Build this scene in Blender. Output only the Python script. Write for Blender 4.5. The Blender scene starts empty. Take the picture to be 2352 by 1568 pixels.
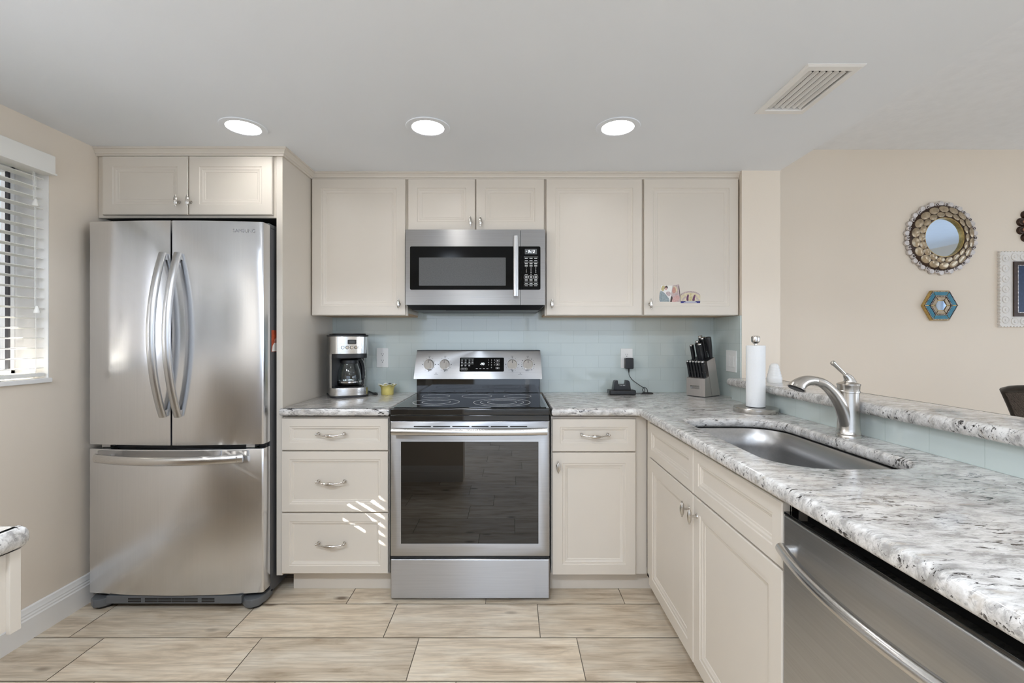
import bpy, bmesh, math, random
from mathutils import Vector, Matrix
PI = math.pi
random.seed(7)
scene = bpy.context.scene
COL = scene.collection

# ------------------------------------------------------------------ camera
HC = 1.243
cam_data = bpy.data.cameras.new('camera')
cam_data.sensor_width = 36.0
cam_data.lens = 16.0
cam_data.shift_x = 2.0 / 2352
cam_data.shift_y = -5.0 / 2352
cam_data.clip_start = 0.02
cam = bpy.data.objects.new('camera', cam_data)
cam.location = (0, 0, HC)
cam.rotation_euler = (PI / 2, 0, 0)
COL.objects.link(cam)
scene.camera = cam

# ------------------------------------------------------------------ world, sun, daylight, exposure
world = bpy.data.worlds.new('sky')
scene.world = world
world.use_nodes = True
wn = world.node_tree
bg = wn.nodes['Background']
tc = wn.nodes.new('ShaderNodeTexCoord')
sep = wn.nodes.new('ShaderNodeSeparateXYZ')
wramp = wn.nodes.new('ShaderNodeValToRGB')
wramp.color_ramp.elements[0].position = 0.0
wramp.color_ramp.elements[0].color = (0.20, 0.27, 0.36, 1)
wramp.color_ramp.elements[1].position = 0.55
wramp.color_ramp.elements[1].color = (0.45, 0.60, 0.86, 1)
e = wramp.color_ramp.elements.new(0.03)
e.color = (0.60, 0.70, 0.88, 1)
wn.links.new(tc.outputs['Generated'], sep.inputs[0])
wn.links.new(sep.outputs['Z'], wramp.inputs[0])
wn.links.new(wramp.outputs[0], bg.inputs['Color'])
bg.inputs['Strength'].default_value = 1.9

sun_data = bpy.data.lights.new('sun', 'SUN')
sun_data.energy = 115.0
sun_data.angle = math.radians(0.25)
sun_data.color = (1.0, 0.97, 0.92)
sun = bpy.data.objects.new('sun', sun_data)
SUN_DIR = Vector((1.0, 0.25, -0.62)).normalized()
sun.rotation_euler = SUN_DIR.to_track_quat('-Z', 'Y').to_euler()
sun.location = (-6, 0, 6)
COL.objects.link(sun)

def area_light(name, loc, direction, sx, sy, power, color=(1, 1, 1)):
    d = bpy.data.lights.new(name, 'AREA')
    d.shape = 'RECTANGLE'
    d.size, d.size_y = sx, sy
    d.energy = power
    d.color = color
    o = bpy.data.objects.new(name, d)
    o.location = loc
    o.rotation_euler = Vector(direction).to_track_quat('-Z', 'Z').to_euler()
    COL.objects.link(o)
    return o

# fill lamps added out of view, behind and right of the camera
area_light('rear_fill', (0.3, -3.55, 1.15), (0, 1, 0.05), 4.2, 2.1, 42, (0.86, 0.98, 1.15))  # broad frontal fill added behind the camera
for lx, ly, lp in ((-1.45, -0.45, 30), (-0.35, -0.45, 34), (0.6, -0.6, 6), (-0.9, -1.9, 15), (0.9, -1.9, 15)):
    area_light('living_overhead_fill', (lx, ly, 2.415), (0, 0, -1), 0.26, 0.26, lp, (0.86, 0.98, 1.15)).data.shape = 'DISK'  # unseen disks added to light the floor and lower fronts
area_light('dining_overhead_fill', (3.4, 0.9, 2.40), (0, 0, -1), 0.8, 0.8, 5, (0.86, 0.98, 1.15))  # unseen fill panel added over the dining side
area_light('dining_side_fill', (5.75, 0.9, 1.3), (-1, 0, 0.9), 2.2, 1.7, 32, (0.86, 0.98, 1.12))  # added fill, tilted up to lift the dining ceiling
area_light('living_side_fill', (5.75, -1.8, 1.3), (-1, 0.35, 0.05), 1.6, 1.7, 102, (0.87, 0.98, 1.13))  # added fill aimed across the room at the left wall
area_light('kitchen_window_daylight', (-2.42, 0.8, 1.55), (1, 0, -0.05), 0.95, 0.9, 22, (0.95, 0.98, 1.05))
DOWNLIGHT = 43.0
for lx in (-1.165, -0.362, 0.464):      # unseen disk lamps added to brighten the left wall and floor
    area_light('kitchen_overhead_fill', (lx, 0.85, 2.16), (0, 0, -1), 0.132, 0.132, 1.9, (0.98, 0.98, 0.98)).data.shape = 'DISK'

vs = scene.view_settings
vs.view_transform = 'Standard'
vs.look = 'None'
vs.gamma = 1.0
vs.exposure = -0.2
vs.use_curve_mapping = False
scene.cycles.max_bounces = 10
scene.cycles.diffuse_bounces = 6
scene.cycles.glossy_bounces = 5
scene.cycles.use_denoising = True
scene.cycles.caustics_reflective = False
scene.cycles.caustics_refractive = False
scene.cycles.sample_clamp_indirect = 6.0

# ------------------------------------------------------------------ mesh helpers
class MB:
    def __init__(s):
        s.bm = bmesh.new()
        s.bevelled = False

    def _take(s, tmp, mat=None):
        me = bpy.data.meshes.new('tmp')
        tmp.to_mesh(me)
        tmp.free()
        if mat is not None:
            me.transform(mat)
        s.bm.from_mesh(me)
        bpy.data.meshes.remove(me)
        return s

    def box(s, x0, x1, y0, y1, z0, z1, b=0.0, seg=2, mat=None):
        t = bmesh.new()
        vs_ = [t.verts.new((x, y, z)) for x in (x0, x1) for y in (y0, y1) for z in (z0, z1)]
        for f in ((0, 1, 3, 2), (4, 6, 7, 5), (0, 4, 5, 1), (2, 3, 7, 6), (0, 2, 6, 4), (1, 5, 7, 3)):
            t.faces.new([vs_[i] for i in f])
        bmesh.ops.recalc_face_normals(t, faces=t.faces)
        if b > 0:
            s.bevelled = True
            bmesh.ops.bevel(t, geom=t.edges[:], offset=b, segments=seg, affect='EDGES', profile=0.5)
        return s._take(t, mat)

    def loft(s, rings, closed=True, cap0=True, cap1=True, mat=None, loop=False):
        t = bmesh.new()
        rr = [[t.verts.new(p) for p in r] for r in rings]
        n = len(rr[0])
        pairs = list(zip(rr, rr[1:]))
        if loop:
            pairs.append((rr[-1], rr[0]))
        for a, b in pairs:
            for i in range(n if closed else n - 1):
                j = (i + 1) % n
                try:
                    t.faces.new((a[i], a[j], b[j], b[i]))
                except ValueError:
                    pass
        if closed and not loop:
            if cap0:
                t.faces.new(rr[0][::-1])
            if cap1:
                t.faces.new(rr[-1])
        bmesh.ops.remove_doubles(t, verts=t.verts, dist=1e-7)
        bmesh.ops.recalc_face_normals(t, faces=t.faces)
        return s._take(t, mat)

    def prism(s, poly, a0, a1, axis='Z', b=0.0, seg=2, mat=None):
        def m(p, a):
            if axis == 'Z':
                return (p[0], p[1], a)
            if axis == 'Y':
                return (p[0], a, p[1])
            return (a, p[0], p[1])
        t = bmesh.new()
        r0 = [t.verts.new(m(p, a0)) for p in poly]
        r1 = [t.verts.new(m(p, a1)) for p in poly]
        n = len(poly)
        for i in range(n):
            j = (i + 1) % n
            t.faces.new((r0[i], r0[j], r1[j], r1[i]))
        f0 = t.faces.new(r0[::-1])
        f1 = t.faces.new(r1)
        bmesh.ops.recalc_face_normals(t, faces=t.faces)
        if b > 0:
            s.bevelled = True
            ed = list({e_ for f in (f0, f1) for e_ in f.edges})
            bmesh.ops.bevel(t, geom=ed, offset=b, segments=seg, affect='EDGES', profile=0.5)
        return s._take(t, mat)

    def lathe(s, prof, n=32, center=(0, 0, 0), axis='Z', ribs=0, rib=0.0, mat=None, arc=None):
        rings = []
        for r, z in prof:
            ring = []
            for i in range(n):
                a = 2 * PI * i / n
                q = r * (1 + (rib * math.cos(ribs * a) if ribs else 0))
                x, y = q * math.cos(a), q * math.sin(a)
                if axis == 'Z':
                    p = (x, y, z)
                elif axis == 'Y':
                    p = (x, z, y)
                else:
                    p = (z, x, y)
                ring.append((p[0] + center[0], p[1] + center[1], p[2] + center[2]))
            rings.append(ring)
        return s.loft(rings, mat=mat)

    def cyl(s, p0, p1, r0, r1=None, n=20):
        return s.tube([p0, p1], [r0, r0 if r1 is None else r1], n)

    def tube(s, pts, r, n=10, closed=False, flat=None, up=None):
        """sweep a circle (or an ellipse: flat = factor across 'up') along pts"""
        pts = [Vector(p) for p in pts]
        m = len(pts)
        rs = r if isinstance(r, (list, tuple)) else [r] * m
        tang = []
        for i in range(m):
            if closed:
                d = pts[(i + 1) % m] - pts[i - 1]
            elif i == 0:
                d = pts[1] - pts[0]
            elif i == m - 1:
                d = pts[-1] - pts[-2]
            else:
                d = (pts[i + 1] - pts[i]).normalized() + (pts[i] - pts[i - 1]).normalized()
            tang.append(d.normalized())
        if up is None:
            up = Vector((0, 0, 1)) if abs(tang[0].z) < 0.9 else Vector((1, 0, 0))
        u = Vector(up)
        rings = []
        for i in range(m):
            u = (u - tang[i] * u.dot(tang[i])).normalized()
            w = tang[i].cross(u)
            f = flat if flat else 1.0
            rings.append([tuple(pts[i] + (w * math.cos(2 * PI * k / n) + u * (f * math.sin(2 * PI * k / n))) * rs[i]) for k in range(n)])
        return s.loft(rings, loop=closed)

    def sphere(s, c, r, n=14, sz=1.0):
        prof = [(max(1e-5, r * math.sin(PI * i / n)), -r * sz * math.cos(PI * i / n)) for i in range(n + 1)]
        return s.lathe(prof, n * 2, c)

    def faces(s, verts, faces, mat=None):
        t = bmesh.new()
        v = [t.verts.new(p) for p in verts]
        for f in faces:
            t.faces.new([v[i] for i in f])
        return s._take(t, mat)

    def ring2d(s, outer, inner, fmap, d0, d1):
        """flat band between two loops of 2-D points, with thickness d0..d1 along fmap's third coordinate"""
        rings = [[fmap(p[0], p[1], d0) for p in outer], [fmap(p[0], p[1], d1) for p in outer],
                 [fmap(p[0], p[1], d1) for p in inner], [fmap(p[0], p[1], d0) for p in inner]]
        return s.loft(rings, loop=True)

    def build(s, name, mat, parent=None, local=False, angle=35, smooth=True, flat_faces=True):
        if parent is not None and not local:
            off = Vector((0, 0, 0))
            q = parent
            while q is not None:
                off += q.location
                q = q.parent
            bmesh.ops.translate(s.bm, verts=s.bm.verts, vec=-off)
        me = bpy.data.meshes.new(name)
        s.bm.to_mesh(me)
        s.bm.free()
        if smooth:
            me.shade_smooth()
            me.set_sharp_from_angle(angle=math.radians(angle))
        if mat is not None:
            me.materials.append(mat)
        o = bpy.data.objects.new(name, me)
        COL.objects.link(o)
        if smooth and s.bevelled and flat_faces:
            wnm = o.modifiers.new('weighted_normal', 'WEIGHTED_NORMAL')
            wnm.keep_sharp = True
            wnm.weight = 90
        if parent is not None:
            o.parent = parent
        return o

def thing(name, label, cat, loc=(0, 0, 0), rotz=0.0, group=None):
    o = bpy.data.objects.new(name, None)
    o.empty_display_size = 0.05
    o.location = loc
    o.rotation_euler = (0, 0, rotz)
    COL.objects.link(o)
    return tag(o, label, cat, group)

def tag(o, label, cat, group=None):
    o['label'] = label
    o['category'] = cat
    if group:
        o['group'] = group
    return o

def struct(o):
    o['kind'] = 'structure'
    return o

def copy_tree(o, parent=None):
    c = o.copy()
    COL.objects.link(c)
    if parent is not None:
        c.parent = parent
    for ch in list(o.children):
        copy_tree(ch, c)
    return c

# a point on a plane: maps (u right, v up, n out of the face)
def face_front(y):
    return lambda u, v, n: (u, y - n, v)

def face_left(x):        # facing -X, u runs towards the camera
    return lambda u, v, n: (x - n, -u, v)

def face_right(x):       # facing +X, u runs away from the camera
    return lambda u, v, n: (x + n, u, v)

def face_down(z):        # facing down
    return lambda u, v, n: (u, v, z - n)

def face_up(z):
    return lambda u, v, n: (u, v, z + n)

def mbox(mb, f, u0, u1, v0, v1, n0, n1, b=0.0, seg=2):
    t = bmesh.new()
    vv = [t.verts.new(f(u, v, n)) for u in (u0, u1) for v in (v0, v1) for n in (n0, n1)]
    for q in ((0, 1, 3, 2), (4, 6, 7, 5), (0, 4, 5, 1), (2, 3, 7, 6), (0, 2, 6, 4), (1, 5, 7, 3)):
        t.faces.new([vv[i] for i in q])
    bmesh.ops.recalc_face_normals(t, faces=t.faces)
    if b > 0:
        mb.bevelled = True
        bmesh.ops.bevel(t, geom=t.edges[:], offset=b, segments=seg, affect='EDGES', profile=0.5)
    return mb._take(t)

def mdisc(mb, f, u, v, r, n0, n1, n=24, r2=None):
    r2 = r if r2 is None else r2
    c = [(math.cos(2 * PI * i / n), math.sin(2 * PI * i / n)) for i in range(n)]
    return mb.loft([[f(u + r * a, v + r * b, n0) for a, b in c], [f(u + r2 * a, v + r2 * b, n1) for a, b in c]])

def mpoly(mb, f, pts, n0, n1):
    return mb.loft([[f(p[0], p[1], n0) for p in pts], [f(p[0], p[1], n1) for p in pts]])

def rrect(x0, x1, y0, y1, r, seg=6):
    """rounded rectangle, counter-clockwise; r one radius or four (x0y0, x1y0, x1y1, x0y1)"""
    rs = r if isinstance(r, (list, tuple)) else [r] * 4
    out = []
    for (cx, cy, a0, q) in ((x0 + rs[0], y0 + rs[0], PI, rs[0]), (x1 - rs[1], y0 + rs[1], 1.5 * PI, rs[1]),
                            (x1 - rs[2], y1 - rs[2], 0, rs[2]), (x0 + rs[3], y1 - rs[3], 0.5 * PI, rs[3])):
        for i in range(seg + 1):
            a = a0 + 0.5 * PI * i / seg
            out.append((cx + q * math.cos(a), cy + q * math.sin(a)))
    return out

def offset_loop(pts, d):
    """offset a counter-clockwise loop outwards by d"""
    n = len(pts)
    out = []
    for i in range(n):
        p0, p1, p2 = Vector(pts[i - 1]), Vector(pts[i]), Vector(pts[(i + 1) % n])
        a, b = (p1 - p0).normalized(), (p2 - p1).normalized()
        na, nb = Vector((a.y, -a.x)), Vector((b.y, -b.x))
        m = na + nb
        k = m.dot(na)
        m = m / k if abs(k) > 1e-6 else na
        out.append((p1.x + m.x * d, p1.y + m.y * d))
    return out

def slab(mb, outer, z0, z1, r, hole=None, seg=4, square=None):
    """stone slab: outline counter-clockwise, edges rounded with radius r"""
    def slab_loop(loop, d):
        # edges that stand against a wall stay square
        if square is None:
            return offset_loop(loop, d)
        return [p if square(p) else q for p, q in zip(loop, offset_loop(loop, d))]
    def edge(loop, sign):
        rings = []
        for i in range(seg + 1):
            a = 0.5 * PI * i / seg
            rings.append((slab_loop(loop, -sign * r * (1 - math.sin(a))), z0 + r * (1 - math.cos(a))))
        for i in range(seg + 1):
            a = 0.5 * PI * (1 - i / seg)
            rings.append((slab_loop(loop, -sign * r * (1 - math.sin(a))), z1 - r * (1 - math.cos(a))))
        return rings
    t = bmesh.new()
    caps = {0: [], 1: []}
    for loop, sign in ((outer, 1), (hole, -1)):
        if loop is None:
            continue
        rr = [[t.verts.new((p[0], p[1], z)) for p in l] for l, z in edge(loop, sign)]
        n = len(loop)
        for a, b in zip(rr, rr[1:]):
            for i in range(n):
                j = (i + 1) % n
                t.faces.new((a[i], a[j], b[j], b[i]))
        for k, ring in ((0, rr[0]), (1, rr[-1])):
            for i in range(n):
                caps[k].append(t.edges.get((ring[i], ring[(i + 1) % n])))
    for k in (0, 1):
        bmesh.ops.triangle_fill(t, use_beauty=True, use_dissolve=False, edges=caps[k])
    bmesh.ops.recalc_face_normals(t, faces=t.faces)
    return mb._take(t)

FONT_CACHE = {}
def text(mb, f, string, u, v, size, n0=0.0, n1=0.0006, align='CENTER', bold=0.0, shear=0.0, sx=1.0):
    key = (string, align, bold, shear)
    if key not in FONT_CACHE:
        cu = bpy.data.curves.new('t', 'FONT')
        cu.body = string
        cu.align_x = align
        cu.align_y = 'CENTER'
        cu.size = 1.0
        cu.offset = bold
        cu.shear = shear
        cu.resolution_u = 3
        ob = bpy.data.objects.new('t', cu)
        COL.objects.link(ob)
        dg = bpy.context.evaluated_depsgraph_get()
        me = bpy.data.meshes.new_from_object(ob.evaluated_get(dg))
        FONT_CACHE[key] = ([tuple(q.co) for q in me.vertices], [tuple(p.vertices) for p in me.polygons])
        bpy.data.objects.remove(ob)
        bpy.data.meshes.remove(me)
        bpy.data.curves.remove(cu)
    vv, ff = FONT_CACHE[key]
    t = bmesh.new()
    q = [t.verts.new(f(u + p[0] * size * sx, v + p[1] * size, n1)) for p in vv]
    for fc in ff:
        try:
            t.faces.new([q[i] for i in fc])
        except ValueError:
            pass
    bmesh.ops.recalc_face_normals(t, faces=t.faces)
    ext = bmesh.ops.extrude_face_region(t, geom=t.faces[:])
    d = Vector(f(0, 0, n0)) - Vector(f(0, 0, n1))
    bmesh.ops.translate(t, verts=[g for g in ext['geom'] if isinstance(g, bmesh.types.BMVert)], vec=d)
    bmesh.ops.recalc_face_normals(t, faces=t.faces)
    return mb._take(t)

# ------------------------------------------------------------------ materials
MAT = {}
def srgb(r, g, b):
    def c(x):
        x /= 255.0
        return x / 12.92 if x <= 0.04045 else ((x + 0.055) / 1.055) ** 2.4
    return (c(r), c(g), c(b), 1.0)

def lin(r, g, b):
    return (r, g, b, 1.0)

def new_mat(name):
    m = bpy.data.materials.new(name)
    m.use_nodes = True
    return m, m.node_tree, m.node_tree.nodes['Principled BSDF']

def N(nt, t, **kw):
    n = nt.nodes.new(t)
    for k, v in kw.items():
        setattr(n, k, v)
    return n

def noise(nt, scale, stretch=(1, 1, 1), detail=3.0, rough=0.55, distort=0.0, coord='Object', rot=(0, 0, 0)):
    tcn = N(nt, 'ShaderNodeTexCoord')
    mp = N(nt, 'ShaderNodeMapping')
    mp.inputs['Scale'].default_value = stretch
    mp.inputs['Rotation'].default_value = rot
    nz = N(nt, 'ShaderNodeTexNoise')
    nz.inputs['Scale'].default_value = scale
    nz.inputs['Detail'].default_value = detail
    nz.inputs['Roughness'].default_value = rough
    nz.inputs['Distortion'].default_value = distort
    nt.links.new(tcn.outputs[coord], mp.inputs[0])
    nt.links.new(mp.outputs[0], nz.inputs['Vector'])
    return nz

def ramp(nt, src, stops):
    r = N(nt, 'ShaderNodeValToRGB')
    els = r.color_ramp.elements
    els[0].position, els[0].color = stops[0]
    els[1].position, els[1].color = stops[-1]
    for p, c in stops[1:-1]:
        q = els.new(p)
        q.color = c
    nt.links.new(src, r.inputs[0])
    return r

def mix(nt, fac, a, b):
    m = N(nt, 'ShaderNodeMix', data_type='RGBA')
    for idx, val in ((0, fac), (6, a), (7, b)):
        if isinstance(val, (tuple, float, int)):
            m.inputs[idx].default_value = val
        else:
            nt.links.new(val, m.inputs[idx])
    return m.outputs[2]

def bump(nt, bs, src, strength, dist=0.002):
    b = N(nt, 'ShaderNodeBump')
    b.inputs['Strength'].default_value = strength
    b.inputs['Distance'].default_value = dist
    nt.links.new(src, b.inputs['Height'])
    nt.links.new(b.outputs[0], bs.inputs['Normal'])

def simple(name, color, rough=0.5, metal=0.0, var=0.04, vscale=6.0, bumpy=0.0, bscale=150.0, coat=0.0, emit=0.0, spec=0.5, ior=1.5):
    m, nt, bs = new_mat(name)
    nz = noise(nt, vscale, detail=2)
    lo = tuple(c * (1 - var) for c in color[:3]) + (1,)
    hi = tuple(min(1, c * (1 + var)) for c in color[:3]) + (1,)
    r = ramp(nt, nz.outputs['Fac'], [(0.3, lo), (0.7, hi)])
    nt.links.new(r.outputs[0], bs.inputs['Base Color'])
    bs.inputs['Roughness'].default_value = rough
    bs.inputs['Metallic'].default_value = metal
    bs.inputs['Coat Weight'].default_value = coat
    bs.inputs['Specular IOR Level'].default_value = spec
    bs.inputs['IOR'].default_value = ior
    if bumpy:
        nb = noise(nt, bscale, detail=2)
        bump(nt, bs, nb.outputs['Fac'], bumpy)
    if emit:
        bs.inputs['Emission Color'].default_value = color
        bs.inputs['Emission Strength'].default_value = emit
    MAT[name] = m
    return m

simple('wall_paint', lin(0.79, 0.70, 0.59), 0.6, bumpy=0.12, bscale=90, var=0.015, vscale=2)
simple('ceiling_paint', lin(0.835, 0.86, 0.895), 0.75, bumpy=0.06, bscale=120, var=0.01, vscale=2)
simple('textured_ceiling_paint', lin(0.85, 0.87, 0.90), 0.8, bumpy=0.5, bscale=55, var=0.02, vscale=20)
simple('trim_paint', lin(0.84, 0.82, 0.79), 0.35, var=0.01)
simple('cabinet_paint', lin(0.665, 0.605, 0.525), 0.36, var=0.012, vscale=3)
simple('maple_veneer', lin(0.62, 0.42, 0.24), 0.5, var=0.12, vscale=8)
simple('black_plastic', lin(0.012, 0.012, 0.013), 0.35, var=0.1)
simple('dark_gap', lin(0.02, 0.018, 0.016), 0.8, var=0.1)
simple('grey_plastic', lin(0.11, 0.115, 0.12), 0.4, var=0.05)
simple('fridge_side_paint', lin(0.10, 0.10, 0.105), 0.38, var=0.04, bumpy=0.1, bscale=300)
simple('black_enamel', lin(0.006, 0.006, 0.006), 0.06, var=0.1, coat=0.6)
simple('black_glass', lin(0.004, 0.004, 0.004), 0.015, var=0.1, ior=1.75)
simple('microwave_mesh_glass', lin(0.085, 0.085, 0.085), 0.30, var=0.15, vscale=200, ior=1.4)
simple('cooktop_black', lin(0.004, 0.004, 0.004), 0.03, var=0.1, ior=1.42)
simple('black_panel', lin(0.003, 0.003, 0.003), 0.10, var=0.1, ior=1.22)
simple('white_plastic', lin(0.82, 0.81, 0.78), 0.35, var=0.01)
simple('outlet_slot', lin(0.03, 0.03, 0.03), 0.6)
simple('white_print', lin(0.75, 0.75, 0.75), 0.5, var=0.02)
simple('grey_print', lin(0.28, 0.28, 0.29), 0.5, var=0.02)
simple('dark_print', lin(0.05, 0.05, 0.055), 0.5, var=0.02)
simple('lit_digits', lin(0.85, 0.92, 1.0), 0.5, emit=1.4)
simple('display_glass', lin(0.09, 0.095, 0.10), 0.2, var=0.05)
simple('chrome', lin(0.72, 0.71, 0.70), 0.08, metal=1.0, var=0.03)
simple('polished_nickel', lin(0.60, 0.57, 0.53), 0.16, metal=1.0, var=0.06, vscale=40)
simple('brushed_nickel', lin(0.58, 0.55, 0.51), 0.27, metal=1.0, var=0.05, vscale=30)
simple('paper_towel', lin(0.88, 0.88, 0.87), 0.9, bumpy=0.5, bscale=220, var=0.01)
simple('yellow_glaze', lin(0.62, 0.53, 0.17), 0.25, var=0.1, vscale=30)
simple('cream_glaze', lin(0.82, 0.83, 0.76), 0.25, var=0.03)
simple('green_paper', lin(0.30, 0.36, 0.12), 0.7, var=0.2, vscale=80)
simple('white_paper', lin(0.80, 0.78, 0.74), 0.7, var=0.03)
simple('white_ceramic', lin(0.86, 0.85, 0.83), 0.2, var=0.02)
simple('blind_white', lin(0.84, 0.82, 0.77), 0.45, var=0.015)
simple('cord_white', lin(0.85, 0.84, 0.80), 0.8)
simple('vinyl_frame', lin(0.80, 0.80, 0.80), 0.4, var=0.02)
simple('window_seal', lin(0.03, 0.03, 0.035), 0.5)
simple('vent_dark', lin(0.008, 0.008, 0.008), 0.8)
simple('stucco', lin(0.80, 0.79, 0.80), 0.9, bumpy=0.5, bscale=60, var=0.03)
simple('grass_ground', lin(0.16, 0.20, 0.08), 0.9, bumpy=0.8, bscale=40, var=0.4, vscale=12)
simple('navy_mirror', lin(0.015, 0.035, 0.09), 0.25, var=0.15, vscale=60, spec=0.3)
simple('blue_mirror', lin(0.62, 0.76, 0.95), 0.02, metal=1.0, var=0.02)
simple('gold_leaf', lin(0.52, 0.36, 0.12), 0.35, metal=0.6, var=0.25, vscale=60)
simple('antique_gold', lin(0.40, 0.32, 0.22), 0.22, metal=0.55, var=0.25, vscale=50)
simple('bronze_dark', lin(0.045, 0.022, 0.012), 0.4, metal=0.3, var=0.3, vscale=60)
simple('silver_leaf', lin(0.66, 0.62, 0.60), 0.28, metal=0.7, var=0.15, vscale=60)
simple('teal_glass', lin(0.05, 0.21, 0.30), 0.12, var=0.15, vscale=50)
simple('white_wood', lin(0.76, 0.73, 0.69), 0.5, var=0.05, vscale=30)
simple('copper_leaf', lin(0.40, 0.20, 0.13), 0.3, metal=0.7, var=0.3, vscale=60)
simple('black_lacquer', lin(0.012, 0.010, 0.009), 0.3, var=0.2)
simple('navy_ink', lin(0.02, 0.02, 0.17), 0.4, var=0.05)
simple('slate_ink', lin(0.26, 0.31, 0.32), 0.5, var=0.25, vscale=120)
simple('ochre_ink', lin(0.52, 0.44, 0.22), 0.5, var=0.2, vscale=120)
simple('sand_ink', lin(0.62, 0.54, 0.36), 0.5, var=0.15, vscale=120)
simple('blush_ink', lin(0.55, 0.34, 0.31), 0.5, var=0.15, vscale=120)
simple('skin_ink', lin(0.50, 0.26, 0.20), 0.5, var=0.1, vscale=120)
simple('hair_ink', lin(0.05, 0.025, 0.02), 0.5, var=0.2)
simple('plum_ink', lin(0.13, 0.04, 0.10), 0.5, var=0.2)
simple('mauve_ink', lin(0.48, 0.38, 0.37), 0.5, var=0.2, vscale=150)
simple('red_ink', lin(0.42, 0.075, 0.03), 0.5, var=0.2, vscale=60)

def steel(name, base, rough, axis, var=0.07, fine=260.0, bstr=0.03, aniso=0.0):
    """brushed metal; axis = direction the brushing runs along"""
    m, nt, bs = new_mat(name)
    st = {'X': (0.012, 1, 1), 'Y': (1, 0.012, 1), 'Z': (1, 1, 0.012)}[axis]
    nz = noise(nt, fine, st, detail=3, rough=0.6)
    r = ramp(nt, nz.outputs['Fac'], [(0.25, tuple(c * (1 - var) for c in base) + (1,)), (0.75, tuple(min(1, c * (1 + var)) for c in base) + (1,))])
    big = noise(nt, 2.5, detail=3)
    rr = N(nt, 'ShaderNodeMapRange')
    rr.inputs['From Min'].default_value = 0.3
    rr.inputs['From Max'].default_value = 0.7
    rr.inputs['To Min'].default_value = rough * 0.96
    rr.inputs['To Max'].default_value = rough * 1.04
    nt.links.new(big.outputs['Fac'], rr.inputs['Value'])
    nt.links.new(r.outputs[0], bs.inputs['Base Color'])
    nt.links.new(rr.outputs[0], bs.inputs['Roughness'])
    bs.inputs['Metallic'].default_value = 1.0
    if aniso:
        tg = N(nt, 'ShaderNodeTangent', direction_type='RADIAL', axis='Z')
        bs.inputs['Anisotropic'].default_value = aniso
        bs.inputs['Anisotropic Rotation'].default_value = 0.25
        nt.links.new(tg.outputs[0], bs.inputs['Tangent'])
    bump(nt, bs, nz.outputs['Fac'], bstr, 0.0006)
    MAT[name] = m
    return m

steel('stainless_door', (0.74, 0.75, 0.77), 0.21, 'Z', aniso=0.9, var=0.03, bstr=0.012)
steel('stainless_panel', (0.49, 0.49, 0.495), 0.32, 'X', aniso=0.9)
steel('stainless_microwave', (0.345, 0.33, 0.315), 0.36, 'X', aniso=0.9)
steel('stainless_handle', (0.54, 0.54, 0.54), 0.30, 'Z')
steel('stainless_bar', (0.66, 0.65, 0.64), 0.22, 'X')
steel('stainless_bar_deep', (0.66, 0.65, 0.64), 0.24, 'Y')
steel('stainless_washer', (0.55, 0.555, 0.56), 0.31, 'Y', aniso=0.85)
steel('stainless_sink', (0.46, 0.455, 0.45), 0.31, 'Y', fine=120)
steel('stainless_block', (0.62, 0.58, 0.55), 0.38, 'Z')
steel('stainless_maker', (0.64, 0.63, 0.61), 0.22, 'X')

def make_granite():
    m, nt, bs = new_mat('granite')
    st = (0.5, 1.2, 1.0)
    rt = (0, 0, 0.30)
    cloud = noise(nt, 26, st, 8, 0.74, 0.35, rot=rt)
    base = ramp(nt, cloud.outputs['Fac'], [(0.36, lin(0.30, 0.285, 0.265)), (0.47, lin(0.545, 0.52, 0.49)), (0.60, lin(0.73, 0.71, 0.68))])
    vein = noise(nt, 70, (0.42, 1.3, 1.0), 6, 0.7, 0.5, rot=rt)
    vm = ramp(nt, vein.outputs['Fac'], [(0.53, lin(0, 0, 0)), (0.64, lin(1, 1, 1))])
    c1 = mix(nt, vm.outputs[0], base.outputs[0], lin(0.33, 0.315, 0.30))
    warm = noise(nt, 24, (0.5, 1.3, 1.0), 3, 0.6, 1.0, rot=rt)
    wm = ramp(nt, warm.outputs['Fac'], [(0.60, lin(0, 0, 0)), (0.72, lin(0.5, 0.5, 0.5))])
    c2 = mix(nt, wm.outputs[0], c1, lin(0.42, 0.35, 0.27))
    fl = noise(nt, 85, (0.40, 1.25, 1.0), 6, 0.68, 0.5, rot=rt)
    cl = noise(nt, 9, (0.6, 1.2, 1.0), 3, 0.6, rot=rt)
    ad = N(nt, 'ShaderNodeMath', operation='MULTIPLY_ADD')
    ad.inputs[1].default_value = 0.45
    nt.links.new(cl.outputs['Fac'], ad.inputs[0])
    nt.links.new(fl.outputs['Fac'], ad.inputs[2])
    fm = ramp(nt, ad.outputs[0], [(0.825, lin(0, 0, 0)), (0.87, lin(1, 1, 1))])
    c3 = mix(nt, fm.outputs[0], c2, lin(0.035, 0.03, 0.028))
    nt.links.new(c3, bs.inputs['Base Color'])
    bs.inputs['Roughness'].default_value = 0.14
    bs.inputs['Coat Weight'].default_value = 0.2
    bs.inputs['Coat Roughness'].default_value = 0.05
    rg = noise(nt, 70, detail=3)
    bump(nt, bs, rg.outputs['Fac'], 0.05, 0.001)
    MAT['granite'] = m
make_granite()

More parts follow.
